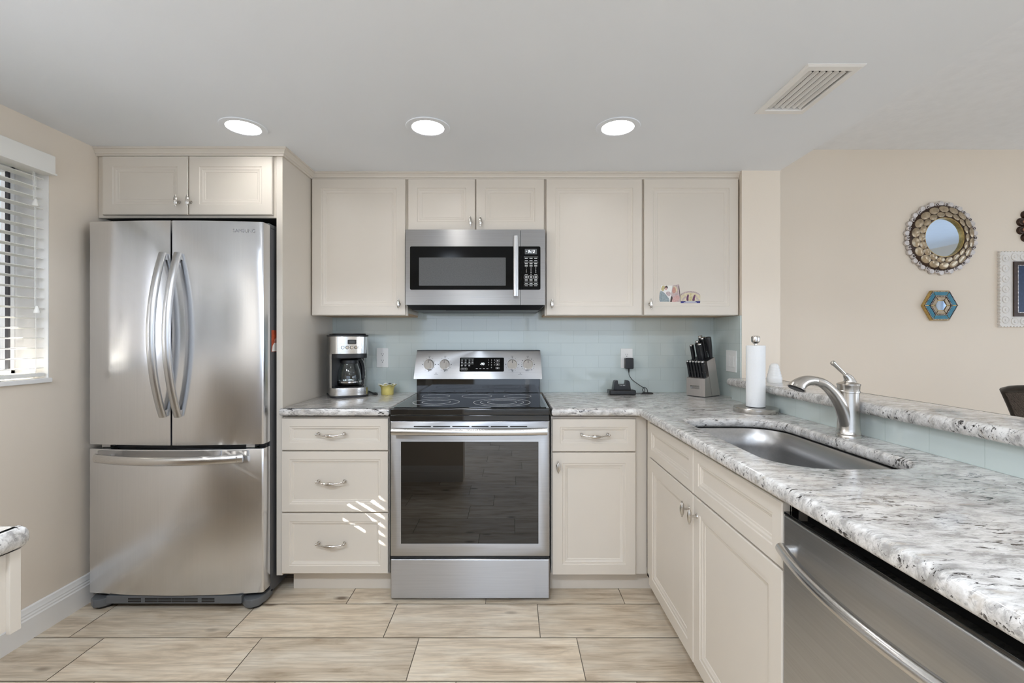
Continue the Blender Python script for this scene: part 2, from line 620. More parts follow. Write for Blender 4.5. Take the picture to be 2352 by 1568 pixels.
def make_glass_tile():
    """pale aqua 3x6 glass tiles in running bond; pattern in metres along the wall and up"""
    for name, along in (('glass_tile', 'X'), ('glass_tile_side', 'Y')):
        m, nt, bs = new_mat(name)
        tcn = N(nt, 'ShaderNodeTexCoord')
        sp = N(nt, 'ShaderNodeSeparateXYZ')
        cb = N(nt, 'ShaderNodeCombineXYZ')
        nt.links.new(tcn.outputs['Object'], sp.inputs[0])
        nt.links.new(sp.outputs[along], cb.inputs['X'])
        nt.links.new(sp.outputs['Z'], cb.inputs['Y'])
        br = N(nt, 'ShaderNodeTexBrick')
        br.offset = 0.5
        br.inputs['Scale'].default_value = 1.0
        br.inputs['Brick Width'].default_value = 0.1545
        br.inputs['Row Height'].default_value = 0.0765
        br.inputs['Mortar Size'].default_value = 0.0011
        br.inputs['Mortar Smooth'].default_value = 0.2
        br.inputs['Color1'].default_value = lin(0.525, 0.585, 0.56)
        br.inputs['Color2'].default_value = lin(0.55, 0.61, 0.585)
        br.inputs['Mortar'].default_value = lin(0.45, 0.51, 0.485)
        nt.links.new(cb.outputs[0], br.inputs['Vector'])
        nt.links.new(br.outputs['Color'], bs.inputs['Base Color'])
        bs.inputs['Roughness'].default_value = 0.10
        bs.inputs['Coat Weight'].default_value = 0.5
        bs.inputs['Coat Roughness'].default_value = 0.03
        inv = N(nt, 'ShaderNodeMath', operation='SUBTRACT')
        inv.inputs[0].default_value = 1.0
        nt.links.new(br.outputs['Fac'], inv.inputs[1])
        bump(nt, bs, inv.outputs[0], 0.35, 0.0015)
        MAT[name] = m
make_glass_tile()

def make_wood_tile():
    m, nt, bs = new_mat('wood_look_tile')
    at = N(nt, 'ShaderNodeAttribute', attribute_name='plank')
    tcn = N(nt, 'ShaderNodeTexCoord')
    ml = N(nt, 'ShaderNodeVectorMath', operation='MULTIPLY')
    ml.inputs[1].default_value = (37.0, 53.0, 11.0)
    nt.links.new(at.outputs['Color'], ml.inputs[0])
    ad = N(nt, 'ShaderNodeVectorMath', operation='ADD')
    nt.links.new(tcn.outputs['Object'], ad.inputs[0])
    nt.links.new(ml.outputs[0], ad.inputs[1])
    def nz(scale, st, det, dist):
        mp = N(nt, 'ShaderNodeMapping')
        mp.inputs['Scale'].default_value = st
        n = N(nt, 'ShaderNodeTexNoise')
        n.inputs['Scale'].default_value = scale
        n.inputs['Detail'].default_value = det
        n.inputs['Roughness'].default_value = 0.6
        n.inputs['Distortion'].default_value = dist
        nt.links.new(ad.outputs[0], mp.inputs[0])
        nt.links.new(mp.outputs[0], n.inputs['Vector'])
        return n
    g1 = nz(9, (0.35, 1.6, 1), 5, 0.7)
    r1 = ramp(nt, g1.outputs['Fac'], [(0.28, lin(0.46, 0.355, 0.245)), (0.47, lin(0.70, 0.585, 0.44)), (0.66, lin(0.82, 0.725, 0.585))])
    g2 = nz(60, (0.10, 1.5, 1), 4, 0.3)
    r2 = ramp(nt, g2.outputs['Fac'], [(0.35, lin(0.70, 0.68, 0.65)), (0.6, lin(1, 1, 1))])
    mm = N(nt, 'ShaderNodeMix', data_type='RGBA', blend_type='MULTIPLY')
    mm.inputs[0].default_value = 0.75
    nt.links.new(r1.outputs[0], mm.inputs[6])
    nt.links.new(r2.outputs[0], mm.inputs[7])
    # a few knots
    mpk = N(nt, 'ShaderNodeMapping')
    mpk.inputs['Scale'].default_value = (2.2, 5.0, 1)
    vo = N(nt, 'ShaderNodeTexVoronoi')
    vo.inputs['Scale'].default_value = 1.3
    nt.links.new(ad.outputs[0], mpk.inputs[0])
    nt.links.new(mpk.outputs[0], vo.inputs['Vector'])
    kr = ramp(nt, vo.outputs['Distance'], [(0.05, lin(0.9, 0.9, 0.9)), (0.13, lin(0, 0, 0))])
    c = mix(nt, kr.outputs[0], mm.outputs[2], lin(0.17, 0.12, 0.08))
    hv = N(nt, 'ShaderNodeHueSaturation')
    sp = N(nt, 'ShaderNodeSeparateColor')
    nt.links.new(at.outputs['Color'], sp.inputs[0])
    mr = N(nt, 'ShaderNodeMapRange')
    mr.inputs['To Min'].default_value = 0.88
    mr.inputs['To Max'].default_value = 1.1
    nt.links.new(sp.outputs[0], mr.inputs['Value'])
    nt.links.new(mr.outputs[0], hv.inputs['Value'])
    nt.links.new(c, hv.inputs['Color'])
    nt.links.new(hv.outputs[0], bs.inputs['Base Color'])
    bs.inputs['Roughness'].default_value = 0.38
    bump(nt, bs, g2.outputs['Fac'], 0.12, 0.001)
    MAT['wood_look_tile'] = m
make_wood_tile()
simple('grout', lin(0.27, 0.22, 0.165), 0.9, bumpy=0.3, bscale=300)

def make_glass(name, color, rough=0.0, ior=1.45):
    m, nt, bs = new_mat(name)
    nz = noise(nt, 5)
    r = ramp(nt, nz.outputs['Fac'], [(0.3, color), (0.7, tuple(min(1, c * 1.02) for c in color[:3]) + (1,))])
    nt.links.new(r.outputs[0], bs.inputs['Base Color'])
    bs.inputs['Transmission Weight'].default_value = 1.0
    bs.inputs['Roughness'].default_value = rough
    bs.inputs['IOR'].default_value = ior
    MAT[name] = m
make_glass('carafe_glass', lin(0.92, 0.94, 0.93))

def make_pane():
    # thin window glass: mostly lets light straight through, mirrors a little at grazing angles
    m, nt, bs = new_mat('window_pane')
    tr = N(nt, 'ShaderNodeBsdfTransparent')
    gl = N(nt, 'ShaderNodeBsdfGlossy')
    gl.inputs['Roughness'].default_value = 0.02
    fr = N(nt, 'ShaderNodeFresnel')
    fr.inputs['IOR'].default_value = 1.3
    mx = N(nt, 'ShaderNodeMixShader')
    nt.links.new(fr.outputs[0], mx.inputs[0])
    nt.links.new(tr.outputs[0], mx.inputs[1])
    nt.links.new(gl.outputs[0], mx.inputs[2])
    nt.links.new(mx.outputs[0], nt.nodes['Material Output'].inputs['Surface'])
    MAT['window_pane'] = m
make_pane()

def make_emit(name, color, strength):
    m, nt, bs = new_mat(name)
    nz = noise(nt, 3)
    r = ramp(nt, nz.outputs['Fac'], [(0.2, color), (0.8, color)])
    em = N(nt, 'ShaderNodeEmission')
    em.inputs['Strength'].default_value = strength
    nt.links.new(r.outputs[0], em.inputs['Color'])
    nt.links.new(em.outputs[0], nt.nodes['Material Output'].inputs['Surface'])
    MAT[name] = m
make_emit('downlight_lens', lin(0.98, 0.98, 0.98), DOWNLIGHT)

def make_woven():
    m, nt, bs = new_mat('woven_wicker')
    tcn = N(nt, 'ShaderNodeTexCoord')
    wv = N(nt, 'ShaderNodeTexWave')
    wv.bands_direction = 'DIAGONAL'
    wv.inputs['Scale'].default_value = 110
    wv.inputs['Distortion'].default_value = 6
    wv.inputs['Detail'].default_value = 2
    nt.links.new(tcn.outputs['Object'], wv.inputs['Vector'])
    r = ramp(nt, wv.outputs['Fac'], [(0.3, lin(0.025, 0.02, 0.017)), (0.8, lin(0.14, 0.115, 0.10))])
    nt.links.new(r.outputs[0], bs.inputs['Base Color'])
    bs.inputs['Roughness'].default_value = 0.6
    bump(nt, bs, wv.outputs['Fac'], 0.5, 0.002)
    MAT['woven_wicker'] = m
make_woven()
# ------------------------------------------------------------------ the setting
XL = -2.005          # left wall
YB = 2.83            # back wall
ZC = 2.166           # lowered kitchen ceiling
ZH = 2.423           # ceiling of the rooms around it
PX0, PX1, PY0 = 1.262, 1.472, 2.489      # the wall return beside the cabinets
XR, YR = 5.5, -3.5

def wall_box(name, parts, mat='wall_paint'):
    mb = MB()
    for p in parts:
        mb.box(*p)
    return struct(mb.build(name, MAT[mat], smooth=False))

WY0, WY1, WZ0, WZ1 = -0.2, 1.975, 1.075, 2.0      # window hole in the left wall
wall_box('wall_left', [(XL - 0.2, XL, YR, WY0, 0, ZH), (XL - 0.2, XL, WY1, YB + 0.1, 0, ZH),
                       (XL - 0.2, XL, WY0, WY1, 0, WZ0), (XL - 0.2, XL, WY0, WY1, WZ1, ZH)])
wall_box('wall_back', [(XL, XR, YB, YB + 0.12, 0, ZH)])
wall_box('wall_return', [(PX0, PX1, PY0, YB, 0, ZC)])
wall_box('wall_front', [(XL, -0.42, 0.2, 0.34, 0, 0.873)])
wall_box('wall_peninsula', [(1.213, 1.335, 0.33, PY0, 0, 0.992)])
DX0, DX1 = -1.85, 2.5
wall_box('wall_rear', [(XL - 0.2, DX0, YR - 0.12, YR, 0, ZH), (DX1, XR + 0.12, YR - 0.12, YR, 0, ZH), (DX0, DX1, YR - 0.12, YR, 2.15, ZH)])
RW0, RW1 = -0.3, 2.1
LW0, LW1 = -2.6, -1.0
wall_box('wall_right', [(XR, XR + 0.12, YR, LW0, 0, ZH), (XR, XR + 0.12, LW1, RW0, 0, ZH), (XR, XR + 0.12, LW0, LW1, 0, 0.4), (XR, XR + 0.12, LW0, LW1, 2.15, ZH), (XR, XR + 0.12, RW1, YB + 0.12, 0, ZH),
                        (XR, XR + 0.12, RW0, RW1, 0, 0.4), (XR, XR + 0.12, RW0, RW1, 2.15, ZH)])

# lowered kitchen ceiling with the holes for the three recessed lights and the air vent
LIGHTS = [(-1.165, 1.981), (-0.362, 1.981), (0.464, 1.981)]
LR = 0.072
VX0, VX1, VY0, VY1 = 1.018, 1.168, 1.556, 1.830        # vent opening
def ceiling_mesh():
    t = bmesh.new()
    edges = []
    def loop(pts):
        v = [t.verts.new((p[0], p[1], ZC)) for p in pts]
        for i in range(len(v)):
            edges.append(t.edges.new((v[i], v[(i + 1) % len(v)])))
    loop([(XL, 0.34), (PX1, 0.34), (PX1, YB), (XL, YB)])
    for cx, cy in LIGHTS:
        loop([(cx + LR * math.cos(2 * PI * i / 40), cy + LR * math.sin(2 * PI * i / 40)) for i in range(40)])
    loop([(VX0, VY0), (VX1, VY0), (VX1, VY1), (VX0, VY1)])
    bmesh.ops.triangle_fill(t, use_beauty=True, edges=edges)
    bmesh.ops.recalc_face_normals(t, faces=t.faces)
    mb = MB()
    mb._take(t)
    mb.faces([(PX1, 0.34, ZC), (PX1, YB, ZC), (PX1, YB, ZH), (PX1, 0.34, ZH)], [(0, 1, 2, 3)])
    mb.faces([(XL, 0.34, ZC), (PX1, 0.34, ZC), (PX1, 0.34, ZH), (XL, 0.34, ZH)], [(0, 1, 2, 3)])
    return mb
struct(ceiling_mesh().build('ceiling', MAT['ceiling_paint'], smooth=False))
mb = MB()
mb.box(XL - 0.2, XR + 0.12, YR - 0.12, YB + 0.12, ZH, ZH + 0.12)
struct(mb.build('ceiling', MAT['textured_ceiling_paint'], smooth=False))

# plank floor: one mesh, each plank a quad with its own random id, over a grout bed
def make_floor():
    PL, PW, G = 0.6555, 0.2415, 0.0035
    t = bmesh.new()
    lay = t.loops.layers.float_color.new('plank')
    def quad(x0, x1, y0, y1, z, c, mi):
        f = t.faces.new([t.verts.new(p) for p in ((x0, y0, z), (x1, y0, z), (x1, y1, z), (x0, y1, z))])
        f.material_index = mi
        for l in f.loops:
            l[lay] = (c[0], c[1], c[2], 1)
    quad(XL, XR, YR, YB, -0.004, (0, 0, 0), 1)
    rnd = random.Random(11)
    phase = {0: -0.383, 1: -0.5336, 2: -0.776, -1: -0.20}
    k0 = int(math.floor((YR - 1.655) / PW))
    k1 = int(math.ceil((YB - 1.655) / PW))
    for k in range(k0, k1):
        y0, y1 = max(YR, 1.655 + k * PW), min(YB, 1.655 + (k + 1) * PW)
        ph = phase.get(k, rnd.random() * PL)
        x = ph - math.ceil((ph - XL) / PL) * PL
        while x < XR:
            a, b = max(XL, x), min(XR, x + PL)
            if b - a > 0.01 and y1 - y0 > 0.01:
                quad(a + G / 2, b - G / 2, y0 + G / 2, y1 - G / 2, 0.0, (rnd.random(), rnd.random(), rnd.random()), 0)
            x += PL
    me = bpy.data.meshes.new('floor')
    t.to_mesh(me)
    t.free()
    me.materials.append(MAT['wood_look_tile'])
    me.materials.append(MAT['grout'])
    o = bpy.data.objects.new('floor', me)
    COL.objects.link(o)
    return struct(o)
make_floor()

# baseboards: profile as (out from wall, height)
BPROF = [(0, 0), (0.016, 0), (0.016, 0.088), (0.013, 0.094), (0.013, 0.100), (0.0105, 0.106), (0.0105, 0.112), (0.008, 0.118), (0.006, 0.131), (0.003, 0.136), (0, 0.136)]
def baseboard(name, f, u0, u1):
    mb = MB()
    mb.loft([[f(u0, h, o) for o, h in BPROF], [f(u1, h, o) for o, h in BPROF]])
    return struct(mb.build(name, MAT['trim_paint'], angle=20))
baseboard('baseboard_left', face_right(XL), 0.34, YB)
baseboard('baseboard_front', lambda u, v, n: (u, 0.34 + n, v), XL + 0.02, -0.42)
baseboard('baseboard_back', face_front(YB), PX1, XR)

# window in the left wall
wf = MB()
FX0, FX1 = XL - 0.19, XL - 0.145
for a in ((WY0, WY0 + 0.035, WZ0, WZ1), (WY1 - 0.022, WY1, WZ0, WZ1), (WY0, WY1, WZ0, WZ0 + 0.04), (WY0, WY1, WZ1 - 0.04, WZ1), (0.87, 0.91, WZ0, WZ1)):
    wf.box(FX0, FX1, a[0], a[1], a[2], a[3], 0.004)
w1 = struct(wf.build('window_1', MAT['vinyl_frame']))
p = MB()
p.box(FX0 + 0.02, FX0 + 0.024, WY0 + 0.03, WY1 - 0.03, WZ0 + 0.03, WZ1 - 0.03)
struct(p.build('pane', MAT['window_pane'], w1))
p = MB()
for y in (WY1 - 0.031, 0.86, 0.912):
    p.box(FX1 - 0.012, FX1 + 0.002, y, y + 0.008, WZ0 + 0.04, WZ1 - 0.04)
struct(p.build('seal', MAT['window_seal'], w1))
p = MB()
for q in ((WY1 - 0.004, WY1 - 0.0005, WZ0, WZ1), (WY0 + 0.0005, WY0 + 0.004, WZ0, WZ1), (WY0, WY1, WZ1 - 0.004, WZ1 - 0.0005)):
    p.box(XL - 0.143, XL - 0.0005, *q)
struct(p.build('window_jamb', MAT['trim_paint'], w1))
p = MB()
p.box(XL - 0.19, XL + 0.012, WY0 - 0.01, WY1 + 0.005, WZ0 - 0.018, WZ0 + 0.002, 0.004)
struct(p.build('window_sill', MAT['trim_paint'], w1))

# patio door and dining window: frames with their panes
def frame_opening(name, f, u0, u1, v0, v1, mull):
    mb = MB()
    for a in ((u0, u0 + 0.06, v0, v1), (u1 - 0.06, u1, v0, v1), (u0, u1, v1 - 0.06, v1), (u0, u1, v0, v0 + 0.05)) + tuple((m - 0.035, m + 0.035, v0, v1) for m in mull):
        mbox(mb, f, a[0], a[1], a[2], a[3], -0.03, 0.03, 0.004)
    o = struct(mb.build(name, MAT['vinyl_frame']))
    g = MB()
    mbox(g, f, u0 + 0.04, u1 - 0.04, v0 + 0.03, v1 - 0.04, -0.003, 0.003)
    struct(g.build('pane', MAT['window_pane'], o))
frame_opening('door_1', lambda u, v, n: (u, YR - 0.06 + n, v), DX0, DX1, 0.0, 2.15, (0.325,))
frame_opening('window_2', lambda u, v, n: (XR + 0.06 - n, u, v), RW0, RW1, 0.4, 2.15, (0.9,))
frame_opening('fill_window', lambda u, v, n: (XR + 0.06 - n, u, v), LW0, LW1, 0.4, 2.15, (-1.8,))  # unseen window, added for the living side fill to shine through

# outside the kitchen window: ground, a white garden wall, and two unseen slabs added to shape the sun
mb = MB()
mb.box(-9.0, XL - 0.2, -4.0, 9.0, -0.12, -0.05)
struct(mb.build('floor_exterior', MAT['grass_ground'], smooth=False))
mb = MB()
mb.box(-4.9, -4.7, -1.0, 8.0, -0.05, 2.0)
struct(mb.build('exterior_slab', MAT['stucco'], smooth=False))
mb = MB()
mb.box(-2.80, -2.70, -1.5, 1.647, -0.05, 3.2)  # unseen slab added to cut the right end of the sun stripes
struct(mb.build('exterior_slab', MAT['stucco'], smooth=False))
mb = MB()
mb.box(-4.6, -2.85, 1.575, 1.61, 2.012, 5.5)  # unseen thin slab added to cut the top of the sun stripes
struct(mb.build('exterior_slab', MAT['stucco'], smooth=False))

# crown moulding over the cabinets
def crown():
    prof = [(0, 2.128), (0.008, 2.128), (0.009, 2.136), (0.013, 2.138), (0.015, 2.146), (0.023, 2.156), (0.029, 2.158), (0.029, ZC - 0.0005), (0, ZC - 0.0005)]
    path = [(XL + 0.001, 2.205), (-1.107, 2.205), (-1.107, 2.529), (PX0 - 0.001, 2.529)]
    dirs = [(Vector(path[i + 1]) - Vector(path[i])).normalized() for i in range(3)]
    nrm = [Vector((d.y, -d.x)) for d in dirs]
    mit = [nrm[0]] + [(nrm[i] + nrm[i + 1]) / (1 + nrm[i].dot(nrm[i + 1])) for i in range(2)] + [nrm[2]]
    rings = [[(p[0] + m.x * o, p[1] + m.y * o, z) for o, z in prof] for p, m in zip(path, mit)]
    mb = MB()
    mb.loft(rings)
    return struct(mb.build('trim_1', MAT['cabinet_paint'], angle=20))
crown()

# ------------------------------------------------------------------ tiled backsplash
def BS(mb, mat, label):
    bmesh.ops.translate(mb.bm, verts=mb.bm.verts, vec=(0, 0, -0.914))
    o = mb.build('tile_backsplash', MAT[mat], None, smooth=False)
    o.location = (0, 0, 0.914)
    return tag(o, label, 'backsplash')
mb = MB(); mb.box(-1.107, PX0, YB - 0.008, YB - 0.0003, 0.9142, 1.45); BS(mb, 'glass_tile', 'pale aqua glass subway tile backsplash behind the range and coffee maker')
mb = MB(); mb.box(PX0 - 0.008, PX0 - 0.0003, PY0 + 0.002, YB - 0.0085, 0.9142, 1.3735); BS(mb, 'glass_tile_side', 'narrow aqua tile strip on the side wall with the light switch')
mb = MB(); mb.box(1.206, 1.2127, 0.36, PY0 - 0.001, 0.9142, 0.992); BS(mb, 'glass_tile_side', 'single row of pale aqua tiles under the raised bar ledge')

# ------------------------------------------------------------------ cabinets
DOOR_PROF = [(0, 0), (0, 0.0165), (0.0025, 0.0195), (0.050, 0.0195), (0.0525, 0.0165), (0.062, 0.016), (0.068, 0.0125), (0.074, 0.0115), (0.0765, 0.0095)]
DRAWER_PROF = [(0, 0), (0, 0.0165), (0.0025, 0.0195), (0.038, 0.0195), (0.0405, 0.0165), (0.047, 0.016), (0.051, 0.0125), (0.055, 0.0115), (0.057, 0.0095)]

def panel_front(name, f, u0, u1, v0, v1, parent, prof=DOOR_PROF):
    mb = MB()
    rings = []
    for i, n in prof:
        rings.append([f(u0 + i, v0 + i, n), f(u1 - i, v0 + i, n), f(u1 - i, v1 - i, n), f(u0 + i, v1 - i, n)])
    mb.loft(rings)
    return mb.build(name, MAT['cabinet_paint'], parent, angle=25)

def knob(f, u, v, parent, name='knob', n0=0.0195):
    """ribbed spindle knob standing upright on a short post"""
    mb = MB()
    mdisc(mb, f, u, v, 0.0085, n0, n0 + 0.003, 18, 0.0075)
    mdisc(mb, f, u, v, 0.0042, n0 + 0.003, n0 + 0.020, 12)
    prof = [(0.0004, -0.029), (0.0022, -0.0285), (0.003, -0.026), (0.0022, -0.0245), (0.0045, -0.020), (0.0068, -0.012), (0.0076, -0.003), (0.0076, 0.003), (0.0068, 0.012), (0.0045, 0.020), (0.0022, 0.0245), (0.003, 0.026), (0.0022, 0.0285), (0.0004, 0.029)]
    rings = []
    for r, z in prof:
        rings.append([f(u + r * (1 + 0.1 * math.cos(8 * a)) * math.cos(a), v + z, n0 + 0.026 + r * (1 + 0.1 * math.cos(8 * a)) * math.sin(a)) for a in [2 * PI * i / 48 for i in range(48)]])
    mb.loft(rings)
    return mb.build(name, MAT['polished_nickel'], parent, angle=50)

def pull(f, u, v, parent, name='handle', n0=0.0195):
    """bow pull: two posts with ball ends and a drooping ribbed grip"""
    mb = MB()
    for s in (-1, 1):
        mdisc(mb, f, u + s * 0.062, v + 0.004, 0.008, n0, n0 + 0.003, 16, 0.007)
        pts = [f(u + s * 0.062, v + 0.004, n0 + 0.002), f(u + s * 0.062, v + 0.004, n0 + 0.020)]
        mb.tube(pts, [0.004, 0.0045], 10)
        mb.sphere(f(u + s * 0.066, v + 0.005, n0 + 0.021), 0.0062, 8)
    pts, rs = [], []
    m = 36
    for i in range(m + 1):
        q = -1 + 2 * i / m
        pts.append(f(u + q * 0.064, v + 0.004 - 0.006 * (1 - q * q), n0 + 0.021 + 0.010 * (1 - q * q)))
        a = abs(q)
        r = 0.0030
        if a < 0.45:
            r = 0.0030 + 0.0056 * math.cos(a / 0.45 * PI / 2)
        if 0.45 <= a < 0.52:
            r = 0.0045
        rs.append(r)
    mb.tube(pts, rs, 14)
    return mb.build(name, MAT['polished_nickel'], parent, angle=50)

def mbuild_box(name, mat, parent, *boxes, b=0.001):
    mb = MB()
    for q in boxes:
        mb.box(*q, b)
    return mb.build(name, MAT[mat], parent)

# cabinet over the refrigerator, and the tall end panel beside it
FY = face_front(2.209)
t = thing('wall_cabinet', 'cream two-door cabinet above the refrigerator', 'cabinet', (-1.57, 2.5, 1.834))
mbuild_box('body', 'cabinet_paint', t, (XL + 0.002, -1.139, 2.209, YB - 0.002, 1.840, ZC - 0.002))
mbuild_box('bottom_panel', 'dark_gap', t, (XL + 0.004, -1.140, 2.229, YB - 0.004, 1.836, 1.8395))  # near-black sheet: shade of the gap above the refrigerator put into colour
mbuild_box('frame_rail', 'cabinet_paint', t, (XL + 0.002, -1.139, 2.209, 2.228, 1.832, 1.841))
d = panel_front('door', FY, -1.968, -1.556, 1.842, 2.124, t)
knob(FY, -1.597, 1.902, d)
d = panel_front('door', FY, -1.551, -1.150, 1.842, 2.124, t)
knob(FY, -1.541, 1.902, d)

t = thing('end_panel', 'tall cream side panel between the refrigerator and the coffee maker counter', 'cabinet panel', (-1.122, 2.5, 0))
mbuild_box('panel', 'cabinet_paint', t, (-1.137, -1.1075, 2.205, YB - 0.002, 0.1, ZC - 0.002))

# wall cabinets
UY = 2.527
FU = face_front(UY)
def wall_cabinet(label, x0, x1, z0, doors, z1=2.135, bottom=True):
    t = thing('wall_cabinet', label, 'cabinet', ((x0 + x1) / 2, 2.68, z0))
    mbuild_box('body', 'cabinet_paint', t, (x0, x1, UY, YB - 0.009, z0 + 0.014, z1 + 0.026))
    mbuild_box('frame_rail', 'cabinet_paint', t, (x0, x1, UY, UY + 0.02, z0, z0 + 0.016))
    if bottom:
        mbuild_box('bottom_panel', 'maple_veneer', t, (x0 + 0.004, x1 - 0.004, UY + 0.02, YB - 0.010, z0 + 0.004, z0 + 0.0138))
    for (a, b, ku) in doors:
        d = panel_front('door', FU, a, b, z0 + 0.002, 2.127, t)
        knob(FU, ku, z0 + (0.062 if bottom else 0.048), d)
    return t
wall_cabinet('cream single-door wall cabinet directly above the coffee maker', -1.106, -0.5745, 1.374, [(-1.098, -0.583, -0.6155)])
wall_cabinet('short cream two-door wall cabinet above the microwave', -0.574, 0.1855, 1.8385, [(-0.568, -0.1985, -0.2225), (-0.1930, 0.1815, -0.1675)], bottom=False)
wall_cabinet('plain cream single-door wall cabinet just right of the microwave', 0.186, 0.7265, 1.374, [(0.194, 0.722, 0.224)])
wall_cabinet('cream wall cabinet with pictures stuck low on its door', 0.727, PX0 - 0.0085, 1.374, [(0.7325, 1.2525, 0.764)])

# base cabinets along the back wall
BY = 2.2105
FB = face_front(BY)
t = thing('base_cabinet', 'cream base cabinet with three drawers left of the range', 'cabinet', (-0.85, 2.5, 0))
mbuild_box('body', 'cabinet_paint', t, (-1.1065, -0.590, BY, YB - 0.002, 0.104, 0.868))
mbuild_box('toe_kick', 'cabinet_paint', t, (-1.085, -0.590, BY + 0.06, BY + 0.075, 0.0005, 0.104))
for v0, v1, pr in ((0.7085, 0.862, DRAWER_PROF), (0.4115, 0.7025, DRAWER_PROF), (0.1150, 0.4045, DRAWER_PROF)):
    d = panel_front('drawer', FB, -1.1065, -0.592, v0, v1, t, pr)
    pull(FB, -0.864, (v0 + v1) / 2 + 0.0, d)

t = thing('base_cabinet', 'cream base cabinet with one drawer and one door right of the range', 'cabinet', (0.4, 2.5, 0))
mbuild_box('body', 'cabinet_paint', t, (0.193, 0.659, BY, YB - 0.002, 0.104, 0.868))
mbuild_box('toe_kick', 'cabinet_paint', t, (0.193, 0.70, BY + 0.06, BY + 0.075, 0.0005, 0.104))
d = panel_front('drawer', FB, 0.1975, 0.601, 0.703, 0.859, t, DRAWER_PROF)
pull(FB, 0.402, 0.781, d)
d = panel_front('door', FB, 0.1975, 0.601, 0.109, 0.697, t)
knob(FB, 0.2245, 0.634, d)

# sink base on the peninsula, facing left
PXF = 0.6565
FP = face_left(PXF)
t = thing('base_cabinet', 'cream sink base cabinet with two doors under the sink', 'cabinet', (0.92, 1.6, 0))
mbuild_box('body', 'cabinet_paint', t, (PXF, PXF + 0.018, 1.066, 2.195, 0.104, 0.868), (PXF, 1.19, 1.066, 1.082, 0.104, 0.868), (PXF, 1.19, 1.082, 2.195, 0.104, 0.12))
mbuild_box('toe_kick', 'cabinet_paint', t, (PXF + 0.065, PXF + 0.08, 1.066, 2.27, 0.0005, 0.104))
for i, (y0, y1) in enumerate(((1.595, 2.107), (1.0715, 1.590))):
    panel_front('drawer_front', FP, -y1, -y0, 0.703, 0.859, t, DRAWER_PROF)
    d = panel_front('door', FP, -y1, -y0, 0.109, 0.697, t)
    knob(FP, -1.627 if i == 0 else -1.560, 0.637, d)
struct(mbuild_box('trim_2', 'cabinet_paint', None, (PXF - 0.018, 1.19, 0.435, 0.458, 0.0005, 0.868)))

# ------------------------------------------------------------------ granite counters
def stone(name, label, outer, z0, z1, r, hole=None, cat='countertop', square=None):
    mb = MB()
    slab(mb, outer, z0, z1, r, hole, 4, square)
    o = mb.build(name, MAT['granite'], None, angle=40)
    return tag(o, label, cat)
CZ0, CZ1 = 0.8765, 0.914
stone('countertop', 'speckled granite countertop under the coffee maker, left of the range', rrect(-1.106, -0.5815, 2.166, YB - 0.0085, 0.003, 2), CZ0, CZ1, 0.015, square=lambda p: p[1] > 2.8)
def arc(cx, cy, r, a0, a1, n=6):
    return [(cx + r * math.cos(math.radians(a0 + (a1 - a0) * i / n)), cy + r * math.sin(math.radians(a0 + (a1 - a0) * i / n))) for i in range(n + 1)]
CX = 0.606
outer = [(0.1935, 2.166)] + [(CX - 0.028, 2.166)] + arc(CX - 0.028, 2.166 - 0.028, 0.028, 90, 0)[1:] + [(CX, 0.41), (1.2055, 0.41), (1.2055, PY0 + 0.0), (1.2535, PY0 + 0.0), (1.2535, YB - 0.0085), (0.1935, YB - 0.0085)]
SINK = rrect(0.705, 1.078, 1.165, 1.888, [0.13, 0.10, 0.13, 0.06], 8)
stone('countertop', 'L-shaped speckled granite countertop with the sink cut into it', outer, CZ0, CZ1, 0.015, hole=SINK, square=lambda p: p[1] > 2.8 or p[0] > 1.2)
stone('bar_ledge', 'raised narrow granite bar ledge above the peninsula backsplash', rrect(1.172, 1.392, 0.30, 2.4885, [0.004, 0.004, 0.004, 0.02], 4), 0.9925, 1.033, 0.016, cat='bar ledge')
# ------------------------------------------------------------------ sink and faucet
t = thing('sink', 'stainless undermount sink in the L-shaped granite counter', 'sink', (0.89, 1.53, 0.66))
def sink_rings():
    top = offset_loop(SINK, 0.004)
    rings = []
    for d, z in ((0.016, 0.8755), (0.004, 0.8755), (0.0, 0.873), (-0.004, 0.80), (-0.010, 0.705), (-0.018, 0.684), (-0.034, 0.672), (-0.06, 0.668)):
        rings.append([(p[0], p[1], z) for p in offset_loop(SINK, d)])
    cx, cy = 0.89, 1.53
    last = rings[-1]
    for k, z in ((0.55, 0.6655), (0.12, 0.6635)):
        rings.append([(cx + (p[0] - cx) * k, cy + (p[1] - cy) * k, z) for p in last])
    return rings
mb = MB()
rings = sink_rings()
mb.loft(rings, cap0=False, cap1=True)
o_sink = mb.build('basin', MAT['stainless_sink'], t, angle=60)
mb = MB()
mb.lathe([(0.001, 0.668), (0.03, 0.668), (0.038, 0.670), (0.043, 0.668), (0.044, 0.6645)], 28, (0.89, 1.53, 0))
mb.build('drain', MAT['chrome'], t)

t = thing('faucet', 'brushed nickel single-lever kitchen faucet behind the sink', 'faucet', (1.138, 1.535, 0.914))
mb = MB()
mb.lathe([(0.001, 0), (0.0365, 0), (0.037, 0.004), (0.0345, 0.009), (0.036, 0.013), (0.0335, 0.019), (0.0325, 0.03), (0.0315, 0.08), (0.0305, 0.135), (0.031, 0.150), (0.033, 0.152), (0.033, 0.156), (0.0315, 0.158), (0.0325, 0.172), (0.034, 0.175), (0.034, 0.179), (0.030, 0.181), (0.018, 0.186), (0.001, 0.186)], 40)
mb.build('body', MAT['brushed_nickel'], t, local=True)
